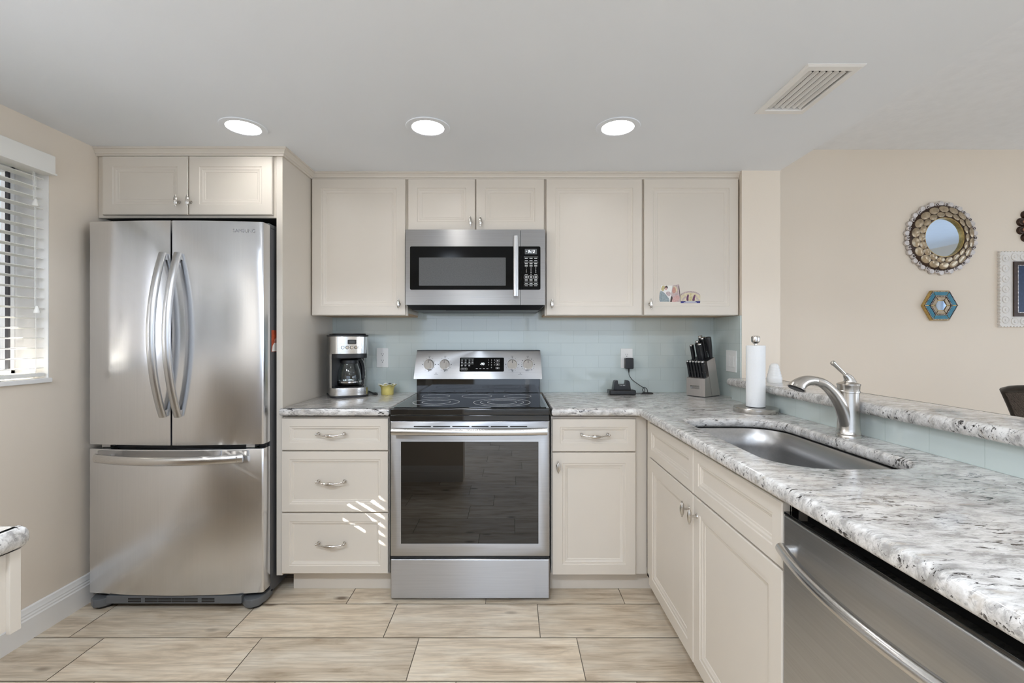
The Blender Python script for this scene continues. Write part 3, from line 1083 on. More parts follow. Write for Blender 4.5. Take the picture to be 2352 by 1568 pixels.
# spout: leaves the body low, swings out over the basin and dips down at the spray head
mb = MB()
P = [(-0.001, -0.003, 0.022), (-0.011, -0.004, 0.060), (-0.024, -0.005, 0.096), (-0.043, -0.006, 0.131), (-0.066, -0.007, 0.160), (-0.092, -0.008, 0.181), (-0.117, -0.009, 0.190)]
def spline(pts, k=6):
    pts = [Vector(p) for p in pts]
    out = []
    for i in range(len(pts) - 1):
        p0, p1, p2, p3 = pts[max(0, i - 1)], pts[i], pts[i + 1], pts[min(len(pts) - 1, i + 2)]
        for j in range(k):
            q = j / k
            out.append(0.5 * ((2 * p1) + (p2 - p0) * q + (2 * p0 - 5 * p1 + 4 * p2 - p3) * q * q + (3 * p1 - p0 - 3 * p2 + p3) * q ** 3))
    out.append(pts[-1])
    return out
sp = spline(P)
m = len(sp)
mb.tube(sp, [0.030 - 0.0155 * (i / (m - 1)) ** 0.6 for i in range(m)], 24)
mb.build('spout', MAT['brushed_nickel'], t, local=True, angle=60)
mb = MB()
hd = spline([(-0.113, -0.009, 0.1892), (-0.134, -0.010, 0.1915), (-0.154, -0.011, 0.1885), (-0.170, -0.012, 0.1805), (-0.180, -0.0125, 0.1715), (-0.184, -0.013, 0.1645)])
m = len(hd)
mb.tube(hd, [0.0140 + 0.0150 * (i / (m - 1)) ** 1.3 for i in range(m)], 28)
mb.build('spray_head', MAT['brushed_nickel'], t, local=True, angle=60)
mb = MB()
d = (Vector(hd[-1]) - Vector(hd[-3])).normalized()
e0 = Vector(hd[-1])
mb.cyl(e0, e0 + d * 0.003, 0.0255, 0.0235, 24)
mb.build('spray_nozzle', MAT['black_plastic'], t, local=True)
mb = MB()
hs = spline([(0.004, 0.0, 0.184), (0.001, -0.001, 0.194), (-0.006, -0.002, 0.203), (-0.014, -0.003, 0.211)])
mb.tube(hs, [0.020 - 0.0125 * (i / (len(hs) - 1)) for i in range(len(hs))], 20)
a, b = Vector((-0.012, -0.003, 0.2095)), Vector((-0.062, -0.010, 0.252))
dd = (b - a).normalized()
mb.tube([a, a + dd * 0.003, b - dd * 0.012, b - dd * 0.006, b, b + dd * 0.002], [0.0056, 0.0056, 0.0066, 0.0082, 0.0078, 0.004], 16)
mb.build('lever', MAT['brushed_nickel'], t, local=True, angle=50)

# ------------------------------------------------------------------ refrigerator
FX_L, FX_R, FYE = -1.955, -1.146, 2.105
FXC, FHW, FBULGE = (FX_L + FX_R) / 2, (FX_R - FX_L) / 2, 0.028
def fridge_y(x):
    return FYE - FBULGE * (1 - ((x - FXC) / FHW) ** 2)
def fridge_slab(xa, xb, round_l, round_r, back=0.058):
    n = 22
    pts = []
    for i in range(n + 1):
        x = xa + (xb - xa) * i / n
        pts.append((x, fridge_y(x)))
    R = 0.014
    if round_l:
        pts = [(xa, pts[0][1] + R)] + [(xa + R * (1 - math.cos(q)), fridge_y(xa + R) + R * (1 - math.sin(q))) for q in (PI / 6, PI / 3)] + [p for p in pts if p[0] > xa + R]
    if round_r:
        pts = [p for p in pts if p[0] < xb - R] + [(xb - R * (1 - math.cos(q)), fridge_y(xb - R) + R * (1 - math.sin(q))) for q in (PI / 3, PI / 6)] + [(xb, fridge_y(xb) + R)]
    return pts + [(xb, FYE + back), (xa, FYE + back)]
t = thing('refrigerator', 'stainless french-door refrigerator with a bottom freezer drawer', 'refrigerator', (FXC, 2.45, 0))
mbuild_box('cabinet_body', 'fridge_side_paint', t, (FX_L + 0.008, FX_R - 0.004, FYE + 0.072, 2.79, 0.03, 1.775), b=0.004)
mbuild_box('top_shade_sheet', 'black_plastic', t, (FX_L + 0.012, FX_R - 0.008, FYE + 0.075, 2.785, 1.7752, 1.779))  # black sheet added so the gap above reads as deep shade
mbuild_box('gasket', 'black_plastic', t, (FX_L + 0.018, FX_R - 0.014, FYE + 0.05, FYE + 0.074, 0.05, 1.768))
fd = []
for xa, xb, l, r in ((FX_L, FXC - 0.004, True, False), (FXC + 0.004, FX_R, False, True)):
    mb = MB()
    mb.prism(fridge_slab(xa, xb, l, r), 0.758, 1.786, b=0.003)
    fd.append(mb.build('door', MAT['stainless_door'], t, angle=30, flat_faces=False))
mb = MB()
mb.prism(fridge_slab(FX_L, FX_R, True, True), 0.072, 0.738, b=0.003)
fz = mb.build('freezer_drawer', MAT['stainless_door'], t, angle=30, flat_faces=False)
# grips of the two doors: bars bowing out towards the room
for s, dr in ((-1, fd[0]), (1, fd[1])):
    x = FXC + s * 0.0345
    mb = MB()
    pts = []
    m = 30
    for i in range(m + 1):
        q = -1 + 2 * i / m
        pts.append((x, fridge_y(x) - 0.006 - 0.070 * (1 - q * q), 1.263 + 0.372 * q))
    mb.tube(pts, [0.0195 - 0.0015 * abs(-1 + 2 * i / m) for i in range(m + 1)], 20, flat=0.62, up=(0, 1, 0))
    for z in (0.905, 1.621):
        mb.box(x - 0.013, x + 0.013, fridge_y(x) - 0.012, fridge_y(x) + 0.004, z - 0.016, z + 0.016, 0.003)
    mb.build('handle', MAT['stainless_handle'], dr, angle=50)
mb = MB()
pts = []
m = 30
for i in range(m + 1):
    q = -1 + 2 * i / m
    x = FXC - 0.002 + 0.335 * q
    pts.append((x, fridge_y(x) - 0.030 - 0.040 * (1 - q * q), 0.703))
mb.tube(pts, 0.0195, 20, flat=0.62, up=(0, 1, 0))
for s in (-1, 1):
    x = FXC - 0.002 + s * 0.30
    mb.box(x - 0.02, x + 0.02, fridge_y(x) - 0.045, fridge_y(x) + 0.003, 0.690, 0.716, 0.003)
mb.build('handle', MAT['stainless_bar'], fz, angle=50)
# plates behind the freezer handle
for s in (-1, 1):
    mb = MB()
    x = FXC - 0.002 + s * 0.285
    y = fridge_y(x)
    mb.box(x - 0.058, x + 0.058, y - 0.006, y + 0.012, 0.708, 0.733, 0.002)
    mb.build('handle_bracket', MAT['stainless_panel'], fz)
mb = MB()
n = 16
xs = [FXC - 0.002 - 0.225 + 0.45 * i / n for i in range(n + 1)]
mb.loft([[(x, fridge_y(x) - 0.004, 0.704) for x in xs] + [(x, fridge_y(x) + 0.004, 0.704) for x in xs[::-1]],
         [(x, fridge_y(x) - 0.006, 0.734) for x in xs] + [(x, fridge_y(x) + 0.004, 0.734) for x in xs[::-1]]])
mb.build('grip_plate', MAT['stainless_panel'], fz)
mb = MB()
lx = -1.229
text(mb, lambda u, v, n_: (u, fridge_y(u) - n_, v), 'SAMSUNG', lx, 1.742, 0.0225, -0.001, 0.0012, sx=0.95)
mb.build('lettering', MAT['grey_print'], fd[1], smooth=False)
for x in (FX_R - 0.055, FX_L + 0.01):
    mb = MB()
    mb.box(x, x + 0.049, FYE + 0.062, FYE + 0.20, 1.7755, 1.796, 0.004)
    mb.build('hinge_cover', MAT['grey_plastic'], t)
for x0 in (FX_L + 0.05, FX_R - 0.085):
    mbuild_box('hinge', 'stainless_panel', t, (x0, x0 + 0.04, fridge_y(x0) + 0.02, fridge_y(x0) + 0.055, 0.7415, 0.7545))
# base grille with slots, and the two foot covers
mb = MB()
mb.box(FX_L + 0.10, FX_R - 0.09, FYE - 0.020, FYE + 0.02, 0.032, 0.068, 0.002)
mb.build('base_grille', MAT['grey_plastic'], t)
mb = MB()
for u in (-1.725, -1.648, -1.587, -1.526, -1.465, -1.388):
    for z in (0.040, 0.051):
        mb.box(u - 0.029, u + 0.029, FYE - 0.0215, FYE - 0.01, z, z + 0.0075)
mb.build('grille_slot', MAT['dark_gap'], t)
for s, xo in ((-1, FX_L), (1, FX_R)):
    mb = MB()
    a = xo + (0.004 if s < 0 else -0.004)
    poly = [(a, FYE + 0.09), (a, FYE + 0.030), (a - s * 0.014, FYE - 0.008), (a - s * 0.040, FYE - 0.026), (a - s * 0.066, FYE - 0.024), (a - s * 0.098, FYE + 0.004), (a - s * 0.105, FYE + 0.09)]
    mb.prism(poly, 0.0125, 0.052, b=0.008)
    mb.build('foot_cover', MAT['grey_plastic'], t)
    mb = MB()
    mb.cyl((a - s * 0.05, FYE + 0.030, 0.0), (a - s * 0.05, FYE + 0.030, 0.0125), 0.034, 0.036, 20)
    mb.build('foot', MAT['black_plastic'], t)

# postcard held on the refrigerator's side
t = tag(bpy.data.objects.new('postcard', None), 'small red picture of a figure in white on the refrigerator side', 'picture')
COL.objects.link(t)
FS = face_right(FX_R - 0.004)
t.location = (FX_R - 0.004, 2.24, 1.235)
mb = MB(); mbox(mb, FS, 2.183, 2.30, 1.183, 1.287, 0.0002, 0.0012); mb.build('card', MAT['red_ink'], t, smooth=False)
mb = MB(); mpoly(mb, FS, [(2.186, 1.185), (2.262, 1.185), (2.262, 1.205), (2.240, 1.226), (2.208, 1.226), (2.192, 1.212)], 0.0012, 0.0016); mb.build('figure', MAT['white_paper'], t, smooth=False)
mb = MB(); mdisc(mb, FS, 2.221, 1.236, 0.0115, 0.0012, 0.0017); mb.build('face', MAT['skin_ink'], t, smooth=False)

# ------------------------------------------------------------------ range
RX, RH = -0.1954, 0.3785
RY = 2.162
t = thing('range', 'stainless electric range with a black glass cooktop and window oven', 'stove', (RX, 2.45, 0))
F = face_front(RY)
mbuild_box('body', 'black_plastic', t, (RX - RH + 0.006, RX + RH - 0.006, RY + 0.045, 2.80, 0.02, 0.885))
for x in (RX - RH + 0.05, RX + RH - 0.05):
    mb = MB()
    mb.cyl((x, RY + 0.08, 0), (x, RY + 0.08, 0.021), 0.018, 0.018, 16)
    mb.build('foot', MAT['black_plastic'], t)
mb = MB()
mb.box(RX - RH + 0.001, RX + RH - 0.001, 2.148, 2.715, 0.884, 0.9175, 0.006, 3)
mb.build('cooktop_frame', MAT['black_enamel'], t)
mb = MB()
mb.box(RX - RH + 0.016, RX + RH - 0.016, 2.165, 2.66, 0.9176, 0.9200, 0.001)
ck = mb.build('cooktop_glass', MAT['cooktop_black'], t)
mb = MB()
mb.box(RX - RH + 0.003, RX + RH - 0.003, 2.152, 2.20, 0.858, 0.8835, 0.002)
mb.build('front_trim', MAT['black_enamel'], t)
for cx, cy, radii in ((-0.427, 2.590, (0.077,)), (-0.195, 2.590, (0.084,)), (0.036, 2.590, (0.077,)), (-0.386, 2.345, (0.118, 0.072)), (-0.047, 2.338, (0.145, 0.111, 0.074))):
    mb = MB()
    up = face_up(0.9200)
    for r in radii:
        c = [(math.cos(2 * PI * i / 72), math.sin(2 * PI * i / 72)) for i in range(72)]
        mb.ring2d([(cx + (r + 0.0011) * a, cy + (r + 0.0011) * b) for a, b in c], [(cx + (r - 0.0011) * a, cy + (r - 0.0011) * b) for a, b in c], up, 0.0, 0.0004)
    mb.build('burner_ring', MAT['white_print'], ck, smooth=False)
# backguard
mb = MB()
mb.box(RX - 0.368, RX + 0.368, 2.712, 2.80, 0.88, 1.015, 0.003)
mb.build('backguard_base', MAT['black_enamel'], t)
tilt = (2.735 - 2.672) / (1.172 - 1.010)
def FG(u, v, n):
    return (u, 2.672 + (v - 1.010) * tilt - n, v)
mb = MB()
k = [(RX - 0.377, 1.010), (RX + 0.377, 1.010), (RX + 0.377, 1.022), (RX + 0.3705, 1.172), (RX - 0.3705, 1.172), (RX - 0.377, 1.022)]
mb.loft([[(p[0], 2.805, p[1]) for p in k], [FG(p[0], p[1], 0) for p in k]])
bgp = mb.build('control_panel', MAT['stainless_panel'], t)
mb = MB()
mb.box(RX - 0.3705, RX + 0.3705, 2.733, 2.806, 1.1722, 1.177, 0.002)
mb.build('panel_cap', MAT['black_plastic'], t)
mb = MB()
mpoly(mb, FG, rrect(RX - 0.075 - 0.035, RX + 0.158 - 0.035 + 0.030, 1.0525, 1.1335, 0.005, 4), 0.0, 0.0015)
disp = mb.build('display_panel', MAT['black_panel'], bgp)
mb = MB()
DXC = RX - 0.110
def dash_rows(mb, f, rows, n0, n1, h=0.0017):
    for u0, u1, v in rows:
        mbox(mb, f, u0, u1, v - h, v + h, n0, n1)
mbk = []
for r_, v in enumerate((1.119, 1.1085, 1.1035, 1.0905, 1.0855)):
    for c_, u in enumerate((0.013, 0.034, 0.057, 0.075)):
        if r_ >= 3 and c_ == 3:
            continue
        mbk.append((DXC + u - 0.005, DXC + u + 0.0055, v))
for u in (0.102, 0.123, 0.144, 0.165):
    mbk.append((DXC + u - 0.0055, DXC + u + 0.0055, 1.070))
dash_rows(mb, FG, mbk, 0.0015, 0.0019, 0.0011)
dash_rows(mb, FG, [(DXC + 0.008, DXC + 0.082, 1.1265), (DXC + 0.008, DXC + 0.082, 1.0965)], 0.0015, 0.0019, 0.0004)
for i, ch in enumerate('1234567890'):
    u = DXC + 0.171 + 0.0175 * (i % 3) if i < 9 else DXC + 0.1885
    v = 1.1195 - 0.0145 * (i // 3)
    text(mb, FG, ch, u, v, 0.0095, 0.0015, 0.0019)
for v, h in ((1.1155, 0.008), (1.0945, 0.007), (1.0725, 0.005)):
    o_ = rrect(DXC + 0.214, DXC + 0.236, v - h, v + h, 0.002, 3)
    mb.ring2d(o_, offset_loop(o_, -0.0008), FG, 0.0015, 0.0019)
    mbox(mb, FG, DXC + 0.220, DXC + 0.230, v - 0.0022, v + 0.0022, 0.0015, 0.0019)
o_ = rrect(DXC + 0.008, DXC + 0.046, 1.0615, 1.0735, 0.002, 3)
mb.ring2d(o_, offset_loop(o_, -0.0007), FG, 0.0015, 0.0019)
dash_rows(mb, FG, [(DXC + 0.012, DXC + 0.025, 1.0675), (DXC + 0.029, DXC + 0.041, 1.0675)], 0.0015, 0.0019, 0.0013)
mb.build('key_marks', MAT['white_print'], disp, smooth=False)
mb = MB()
text(mb, FG, '-90', DXC + 0.134, 1.0965, 0.019, 0.0015, 0.0020, bold=0.015)
mb.build('lit_digits', MAT['lit_digits'], disp, smooth=False)
mb = MB()
text(mb, FG, 'SAMSUNG', RX + 0.002, 1.036, 0.0125, 0.0, 0.0009, sx=1.2)
mb.build('lettering', MAT['grey_print'], bgp, smooth=False)
for i, u in enumerate((-0.4905, -0.398, 0.0, 0.0975)):
    u = {0: -0.4885, 1: -0.3945, 2: 0.0065, 3: 0.0995}[i]
    v = 1.094
    mb = MB()
    mdisc(mb, FG, u, v, 0.0305, 0.0, 0.004, 36)
    mdisc(mb, FG, u, v, 0.0285, 0.004, 0.018, 36, 0.026)
    mpoly(mb, FG, rrect(u - 0.0105, u + 0.0105, v - 0.026, v + 0.026, 0.0095, 5), 0.018, 0.029)
    kb = mb.build('knob', MAT['chrome'], bgp, angle=40)
    mb = MB()
    mbox(mb, FG, u - 0.0016, u + 0.0016, v + 0.010, v + 0.025, 0.029, 0.0293)
    mb.build('pointer', MAT['dark_print'], kb, smooth=False)
    mb = MB()
    for q in range(12 if i != 3 else 20):
        a = PI / 2 + 2 * PI * q / (12 if i != 3 else 20)
        rr = 0.0385
        mdisc(mb, FG, u + rr * math.cos(a), v + rr * math.sin(a), 0.0014 if q % 3 else 0.0028, 0.0, 0.0005, 10)
    text(mb, FG, 'OFF', u, v + 0.046, 0.008, 0.0, 0.0005)
    mb.build('dial_marks', MAT['dark_print'], bgp, smooth=False)
for u in (-0.4425, 0.053):
    mb = MB()
    mdisc(mb, FG, u, 1.043, 0.0022, 0.0, 0.0006, 12)
    mbox(mb, FG, u - 0.012, u + 0.012, 1.0345, 1.0362, 0.0, 0.0005)
    mb.build('indicator_mark', MAT['dark_print'], bgp, smooth=False)

# oven door
mb = MB()
F0 = face_front(RY + 0.04)
o_ = [(RX - RH, 0.212), (RX + RH, 0.212), (RX + RH, 0.855), (RX - RH, 0.855)]
WU0, WU1, WV0, WV1 = -0.5235, 0.130, 0.272, 0.757
def frame4(mb, f, o0, o1, p0, p1, w, n0, n1):
    """rectangular frame from o0..o1 x p0..p1 with a hole w = (u0,u1,v0,v1); outer front edge softened"""
    ou = [(o0, p0), (o1, p0), (o1, p1), (o0, p1)]
    inn = [(w[0], w[2]), (w[1], w[2]), (w[1], w[3]), (w[0], w[3])]
    rings = [[f(a, b, n0) for a, b in ou], [f(a, b, n1 - 0.006) for a, b in ou], [f(a, b, n1 - 0.0018) for a, b in offset_loop(ou, -0.0018)], [f(a, b, n1) for a, b in offset_loop(ou, -0.006)],
             [f(a, b, n1) for a, b in inn], [f(a, b, n1 - 0.003) for a, b in inn], [f(a, b, n0) for a, b in inn]]
    return mb.loft(rings, loop=True)
frame4(mb, F0, RX - RH, RX + RH, 0.212, 0.855, (WU0, WU1, WV0, WV1), 0.0, 0.04)
od = mb.build('oven_door', MAT['stainless_panel'], t, angle=30)
mb = MB()
mbox(mb, F0, WU0 - 0.002, WU1 + 0.002, WV0 - 0.002, WV1 + 0.002, 0.002, 0.038)
mb.build('oven_window', MAT['black_glass'], od, smooth=False)
mb = MB()
for i in range(6):
    u = RX - 0.265 + 0.0915 * i
    mbox(mb, F, u - 0.002, u + 0.079, 0.8265, 0.8315, -0.002, 0.0006)
mb.build('vent_slot', MAT['dark_gap'], od, smooth=False)
mb = MB()
pts, m = [], 28
for i in range(m + 1):
    q = -1 + 2 * i / m
    pts.append(F(RX + 0.3635 * q, 0.812, 0.034 + 0.016 * (1 - q * q)))
mb.tube(pts, 0.0175, 20, flat=0.75, up=(0, 1, 0))
for s in (-1, 1):
    mbox(mb, F, RX + s * 0.335 - 0.018, RX + s * 0.335 + 0.018, 0.800, 0.824, -0.004, 0.036, 0.004)
mb.build('handle', MAT['stainless_bar'], od, angle=50)
mbuild_box('gap_strip', 'black_plastic', t, (RX - RH + 0.002, RX + RH - 0.002, RY + 0.012, RY + 0.05, 0.199, 0.212))
mb = MB()
mbox(mb, F0, RX - RH, RX + RH, 0.010, 0.1985, 0.0, 0.04, 0.006, 3)
mb.build('storage_drawer', MAT['stainless_panel'], t, angle=30)

# ------------------------------------------------------------------ microwave over the range
MY = 2.462
MX0, MX1 = -0.571, 0.1835
MZ0, MZ1 = 1.429, 1.8365
F = face_front(MY)
t = thing('microwave', 'stainless over-the-range microwave with a black window', 'microwave', ((MX0 + MX1) / 2, 2.64, MZ0))
mbuild_box('body', 'grey_plastic', t, (MX0 + 0.004, MX1 - 0.004, MY + 0.03, YB - 0.0095, MZ0 - 0.006, MZ1 - 0.002))
SPL = 0.050
F0 = face_front(MY + 0.03)
mb = MB()
W = (-0.545, SPL - 0.0012, 1.511, 1.745)
mb.loft([[F0(a, b, n) for a, b in ((MX0, MZ0), (SPL - 0.001, MZ0), (SPL - 0.001, MZ1), (MX0, MZ1))] for n in (0.0, 0.030)])
md = mb.build('door', MAT['stainless_microwave'], t, angle=30)
mb = MB()
mpoly(mb, F, rrect(-0.547, SPL - 0.001, 1.511, 1.745, [0.008, 0.0005, 0.0005, 0.008], 5), 0.0, 0.002)
mw = mb.build('window_frame', MAT['black_panel'], md)
mb = MB()
mpoly(mb, F, rrect(-0.498, -0.029, 1.533, 1.685, 0.003, 3), 0.002, 0.0024)
mb.build('window_mesh', MAT['microwave_mesh_glass'], mw, smooth=False)
mb = MB()
mb.tube([F(0.0255, 1.473, 0.030), F(0.0255, 1.795, 0.030)], 0.0145, 20, flat=0.7, up=(0, 1, 0))
for z in (1.492, 1.776):
    mbox(mb, F, 0.016, 0.035, z - 0.014, z + 0.014, 0.0, 0.028, 0.003)
mb.build('handle', MAT['stainless_handle'], md, angle=50)
mb = MB()
text(mb, F, 'SAMSUNG', -0.178, 1.4705, 0.0125, 0.0, 0.0004, sx=1.3)
mb.build('lettering', MAT['grey_print'], md, smooth=False)
mb = MB()
mb.loft([[F0(a, b, n) for a, b in ((SPL + 0.001, MZ0), (MX1, MZ0), (MX1, MZ1), (SPL + 0.001, MZ1))] for n in (0.0, 0.030)])
mp_ = mb.build('control_panel', MAT['stainless_microwave'], t, angle=30)
mb = MB()
mpoly(mb, F, rrect(SPL + 0.001, 0.1585, 1.511, 1.745, [0.0005, 0.008, 0.008, 0.0005], 5), 0.0, 0.002)
kp = mb.build('keypad', MAT['black_panel'], mp_)
mb = MB()
mbox(mb, F, 0.0745, 0.1395, 1.7025, 1.731, 0.002, 0.0024)
mb.build('display', MAT['display_glass'], kp, smooth=False)
mb = MB()
text(mb, F, '9:13', 0.109, 1.7165, 0.0215, 0.0024, 0.0028, bold=0.012, shear=0.15)
mbox(mb, F, 0.080, 0.0855, 1.718, 1.7205, 0.0024, 0.0028)
mb.build('lit_digits', MAT['lit_digits'], kp, smooth=False)
mb = MB()
KU = (0.082, 0.1075, 0.133)
rows = []
for v, hh in ((1.6805, 0.0013), (1.668, 0.0013), (1.6545, 0.0011), (1.6505, 0.0011), (1.643, 0.0011), (1.6385, 0.0011), (1.5935, 0.0011), (1.567, 0.0011), (1.559, 0.0013), (1.545, 0.0014), (1.532, 0.0014)):
    for u in KU:
        if v == 1.5935 and u == KU[1]:
            continue
        mbox(mb, F, u - 0.008, u + 0.008, v - hh, v + hh, 0.002, 0.0024)
for v in (1.688, 1.660, 1.552, 1.5385):
    mbox(mb, F, KU[0] - 0.013, KU[2] + 0.013, v - 0.0005, v + 0.0005, 0.002, 0.0024)
for i, ch in enumerate('1234567890'):
    u = KU[i % 3] if i < 9 else KU[1]
    text(mb, F, ch, u, 1.6285 - 0.0118 * (i // 3), 0.0105, 0.002, 0.0024)
for u in KU:
    o_ = rrect(u - 0.0125, u + 0.0125, 1.572, 1.587, 0.0025, 3)
    mb.ring2d(o_, offset_loop(o_, -0.0009), F, 0.002, 0.0024)
    mbox(mb, F, u - 0.006, u + 0.006, 1.577, 1.582, 0.002, 0.0024)
mb.build('key_marks', MAT['white_print'], kp, smooth=False)
mb = MB()
mb.loft([[(MX0 + 0.004, MY + 0.010, MZ0 - 0.001), (MX1 - 0.004, MY + 0.010, MZ0 - 0.001), (MX1 - 0.004, YB - 0.0095, MZ0 - 0.007), (MX0 + 0.004, YB - 0.0095, MZ0 - 0.007)],
         [(MX0 + 0.03, MY + 0.035, MZ0 - 0.026), (MX1 - 0.03, MY + 0.035, MZ0 - 0.026), (MX1 - 0.03, YB - 0.015, MZ0 - 0.026), (MX0 + 0.03, YB - 0.015, MZ0 - 0.026)]])
vt = mb.build('vent_underside', MAT['black_plastic'], t)
mb = MB()
mb.box(-0.36, -0.06, MY + 0.06, MY + 0.09, MZ0 - 0.029, MZ0 - 0.0255, 0.001)
mb.build('lamp_cover', MAT['grey_plastic'], vt)

# ------------------------------------------------------------------ dishwasher
DWX = 0.634
F = face_left(DWX)
t = thing('dishwasher', 'stainless dishwasher under the near end of the granite counter', 'dishwasher', (0.92, 0.76, 0))
mbuild_box('body', 'black_plastic', t, (DWX + 0.055, 1.19, 0.465, 1.058, 0.02, 0.866))
mbuild_box('toe_kick', 'black_plastic', t, (DWX + 0.09, DWX + 0.10, 0.465, 1.058, 0.0005, 0.11))
mb = MB()
mbox(mb, face_left(DWX + 0.05), -1.061, -0.462, 0.115, 0.836, 0.0, 0.05, 0.005, 3)
dd_ = mb.build('door', MAT['stainless_washer'], t, angle=30)
mb = MB()
mbox(mb, face_left(DWX + 0.052), -1.061, -0.462, 0.8362, 0.8425, 0.0, 0.050, 0.001)
mb.build('control_strip', MAT['black_enamel'], dd_)
mb = MB()
pts, m = [], 28
for i in range(m + 1):
    q = -1 + 2 * i / m
    pts.append(F(-0.7615 + 0.283 * q, 0.764, 0.014 + 0.040 * (1 - q * q)))
mb.tube(pts, 0.0125, 20)
for s in (-1, 1):
    mdisc(mb, F, -0.7615 + s * 0.272, 0.764, 0.0125, -0.002, 0.018, 18)
mb.build('handle', MAT['stainless_bar_deep'], dd_, angle=50)
# ------------------------------------------------------------------ recessed lights and the ceiling vent
for (cx, cy), lab in zip(LIGHTS, ('recessed ceiling light in front of the refrigerator cabinet, leftmost of three', 'recessed ceiling light in front of the microwave, middle of three', 'recessed ceiling light nearest the ceiling vent, rightmost of three')):
    t = thing('recessed_light', lab, 'ceiling light', (cx, cy, ZC), group='recessed lights in the kitchen ceiling')
    mb = MB()
    c = [(math.cos(2 * PI * i / 48), math.sin(2 * PI * i / 48)) for i in range(48)]
    prof = [(0.0715, 0.0008), (0.094, -0.0002), (0.0955, -0.0015), (0.094, -0.004), (0.074, -0.0055), (0.0695, -0.004), (0.0695, 0.001)]
    mb.loft([[(r * a, r * b, z) for a, b in c] for r, z in prof], loop=True)
    mb.build('trim_ring', MAT['ceiling_paint'], t, local=True)
    mb = MB()
    prof = [(0.0695, -0.003), (0.0655, 0.012), (0.064, 0.030), (0.0645, 0.030), (0.069, 0.012), (0.0712, 0.001)]
    mb.loft([[(r * a, r * b, z) for a, b in c] for r, z in prof], loop=True)
    mb.build('baffle', MAT['trim_paint'], t, local=True)
    mb = MB()
    mb.loft([[(0.066 * a, 0.066 * b, 0.0125) for a, b in c], [(0.066 * a, 0.066 * b, 0.016) for a, b in c]])
    mb.build('diffuser', MAT['downlight_lens'], t, local=True, smooth=False)

t = thing('ceiling_vent', 'white louvered air vent in the kitchen ceiling', 'vent', (1.093, 1.693, ZC))
mb = MB()
o_ = [(0.994, 1.524), (1.192, 1.524), (1.192, 1.862), (0.994, 1.862)]
i_ = [(VX0 + 0.002, VY0 + 0.002), (VX1 - 0.002, VY0 + 0.002), (VX1 - 0.002, VY1 - 0.002), (VX0 + 0.002, VY1 - 0.002)]
f = face_down(ZC)
rings = [[f(a, b, 0.0002) for a, b in o_], [f(a, b, 0.002) for a, b in o_], [f(a, b, 0.006) for a, b in offset_loop(o_, -0.008)], [f(a, b, 0.006) for a, b in offset_loop(i_, 0.002)], [f(a, b, 0.004) for a, b in i_], [f(a, b, -0.02) for a, b in i_]]
mb.loft(rings, cap0=False, cap1=False, loop=False)
mb.build('frame', MAT['trim_paint'], t, angle=20)
for i in range(6):
    x = VX0 + 0.010 + i * 0.0235
    mb = MB()
    prof = []
    for k in range(7):
        q = k / 6
        prof.append((x + 0.0115 * q, ZC + 0.007 - 0.0085 * q ** 1.5))
    back = [(p[0] + 0.0012, p[1] + 0.0012) for p in prof[::-1]]
    mb.prism(prof + back, VY0 + 0.016, VY1 - 0.006, axis='Y')
    mb.build('louver', MAT['trim_paint'], t, angle=50)
mb = MB()
mb.box(VX0 - 0.004, VX1 + 0.004, VY0 - 0.004, VY1 + 0.004, ZC + 0.05, ZC + 0.055)
mb.box(VX0 - 0.004, VX0 - 0.001, VY0 - 0.004, VY1 + 0.004, ZC + 0.001, ZC + 0.05)
mb.box(VX1 + 0.001, VX1 + 0.004, VY0 - 0.004, VY1 + 0.004, ZC + 0.001, ZC + 0.05)
mb.box(VX0 - 0.004, VX1 + 0.004, VY0 - 0.004, VY0 - 0.001, ZC + 0.001, ZC + 0.05)
mb.box(VX0 - 0.004, VX1 + 0.004, VY1 + 0.001, VY1 + 0.004, ZC + 0.001, ZC + 0.05)
mb.build('duct', MAT['vent_dark'], t, smooth=False)

# ------------------------------------------------------------------ window blind
t = thing('window_blind', 'white slatted blind hanging in the window left of the refrigerator', 'blind', (XL - 0.03, 0.89, WZ1))
mb = MB()
mb.box(XL - 0.004, XL + 0.048, WY0 - 0.02, WY1 - 0.018, 1.945, 2.028, 0.004)
mb.box(XL + 0.044, XL + 0.053, WY0 - 0.02, WY1 - 0.016, 1.945, 1.953, 0.002)
mb.build('valance', MAT['blind_white'], t)
mb = MB()
mb.box(XL - 0.058, XL - 0.008, WY0 + 0.01, WY1 - 0.010, 1.955, 1.998, 0.002)
mb.build('headrail', MAT['blind_white'], t)
mb = MB()
z = 1.120
while z < 1.95:
    xs = [XL - 0.055 + 0.042 * i / 6 for i in range(7)]
    up = [(x, z - 0.003 * (0.5 - i / 6) + 0.0022 * math.sin(PI * i / 6)) for i, x in enumerate(xs)]
    dn = [(x, q - 0.0028) for x, q in up[::-1]]
    mb.prism(up + dn, WY0 + 0.008, WY1 - 0.010, axis='Y')
    z += 0.0428
mb.build('slats', MAT['blind_white'], t, angle=50)
mb = MB()
mb.box(XL - 0.060, XL - 0.004, WY0 + 0.008, WY1 - 0.012, 1.084, 1.101, 0.004)
mb.build('bottom_rail', MAT['blind_white'], t)
for y in (1.925, 1.4, 0.85, 0.3, -0.12):
    mb = MB()
    mb.tube([(XL - 0.0055, y, 1.955), (XL - 0.0055, y, 1.09)], 0.0009, 6)
    mb.build('ladder_cord', MAT['cord_white'], t)
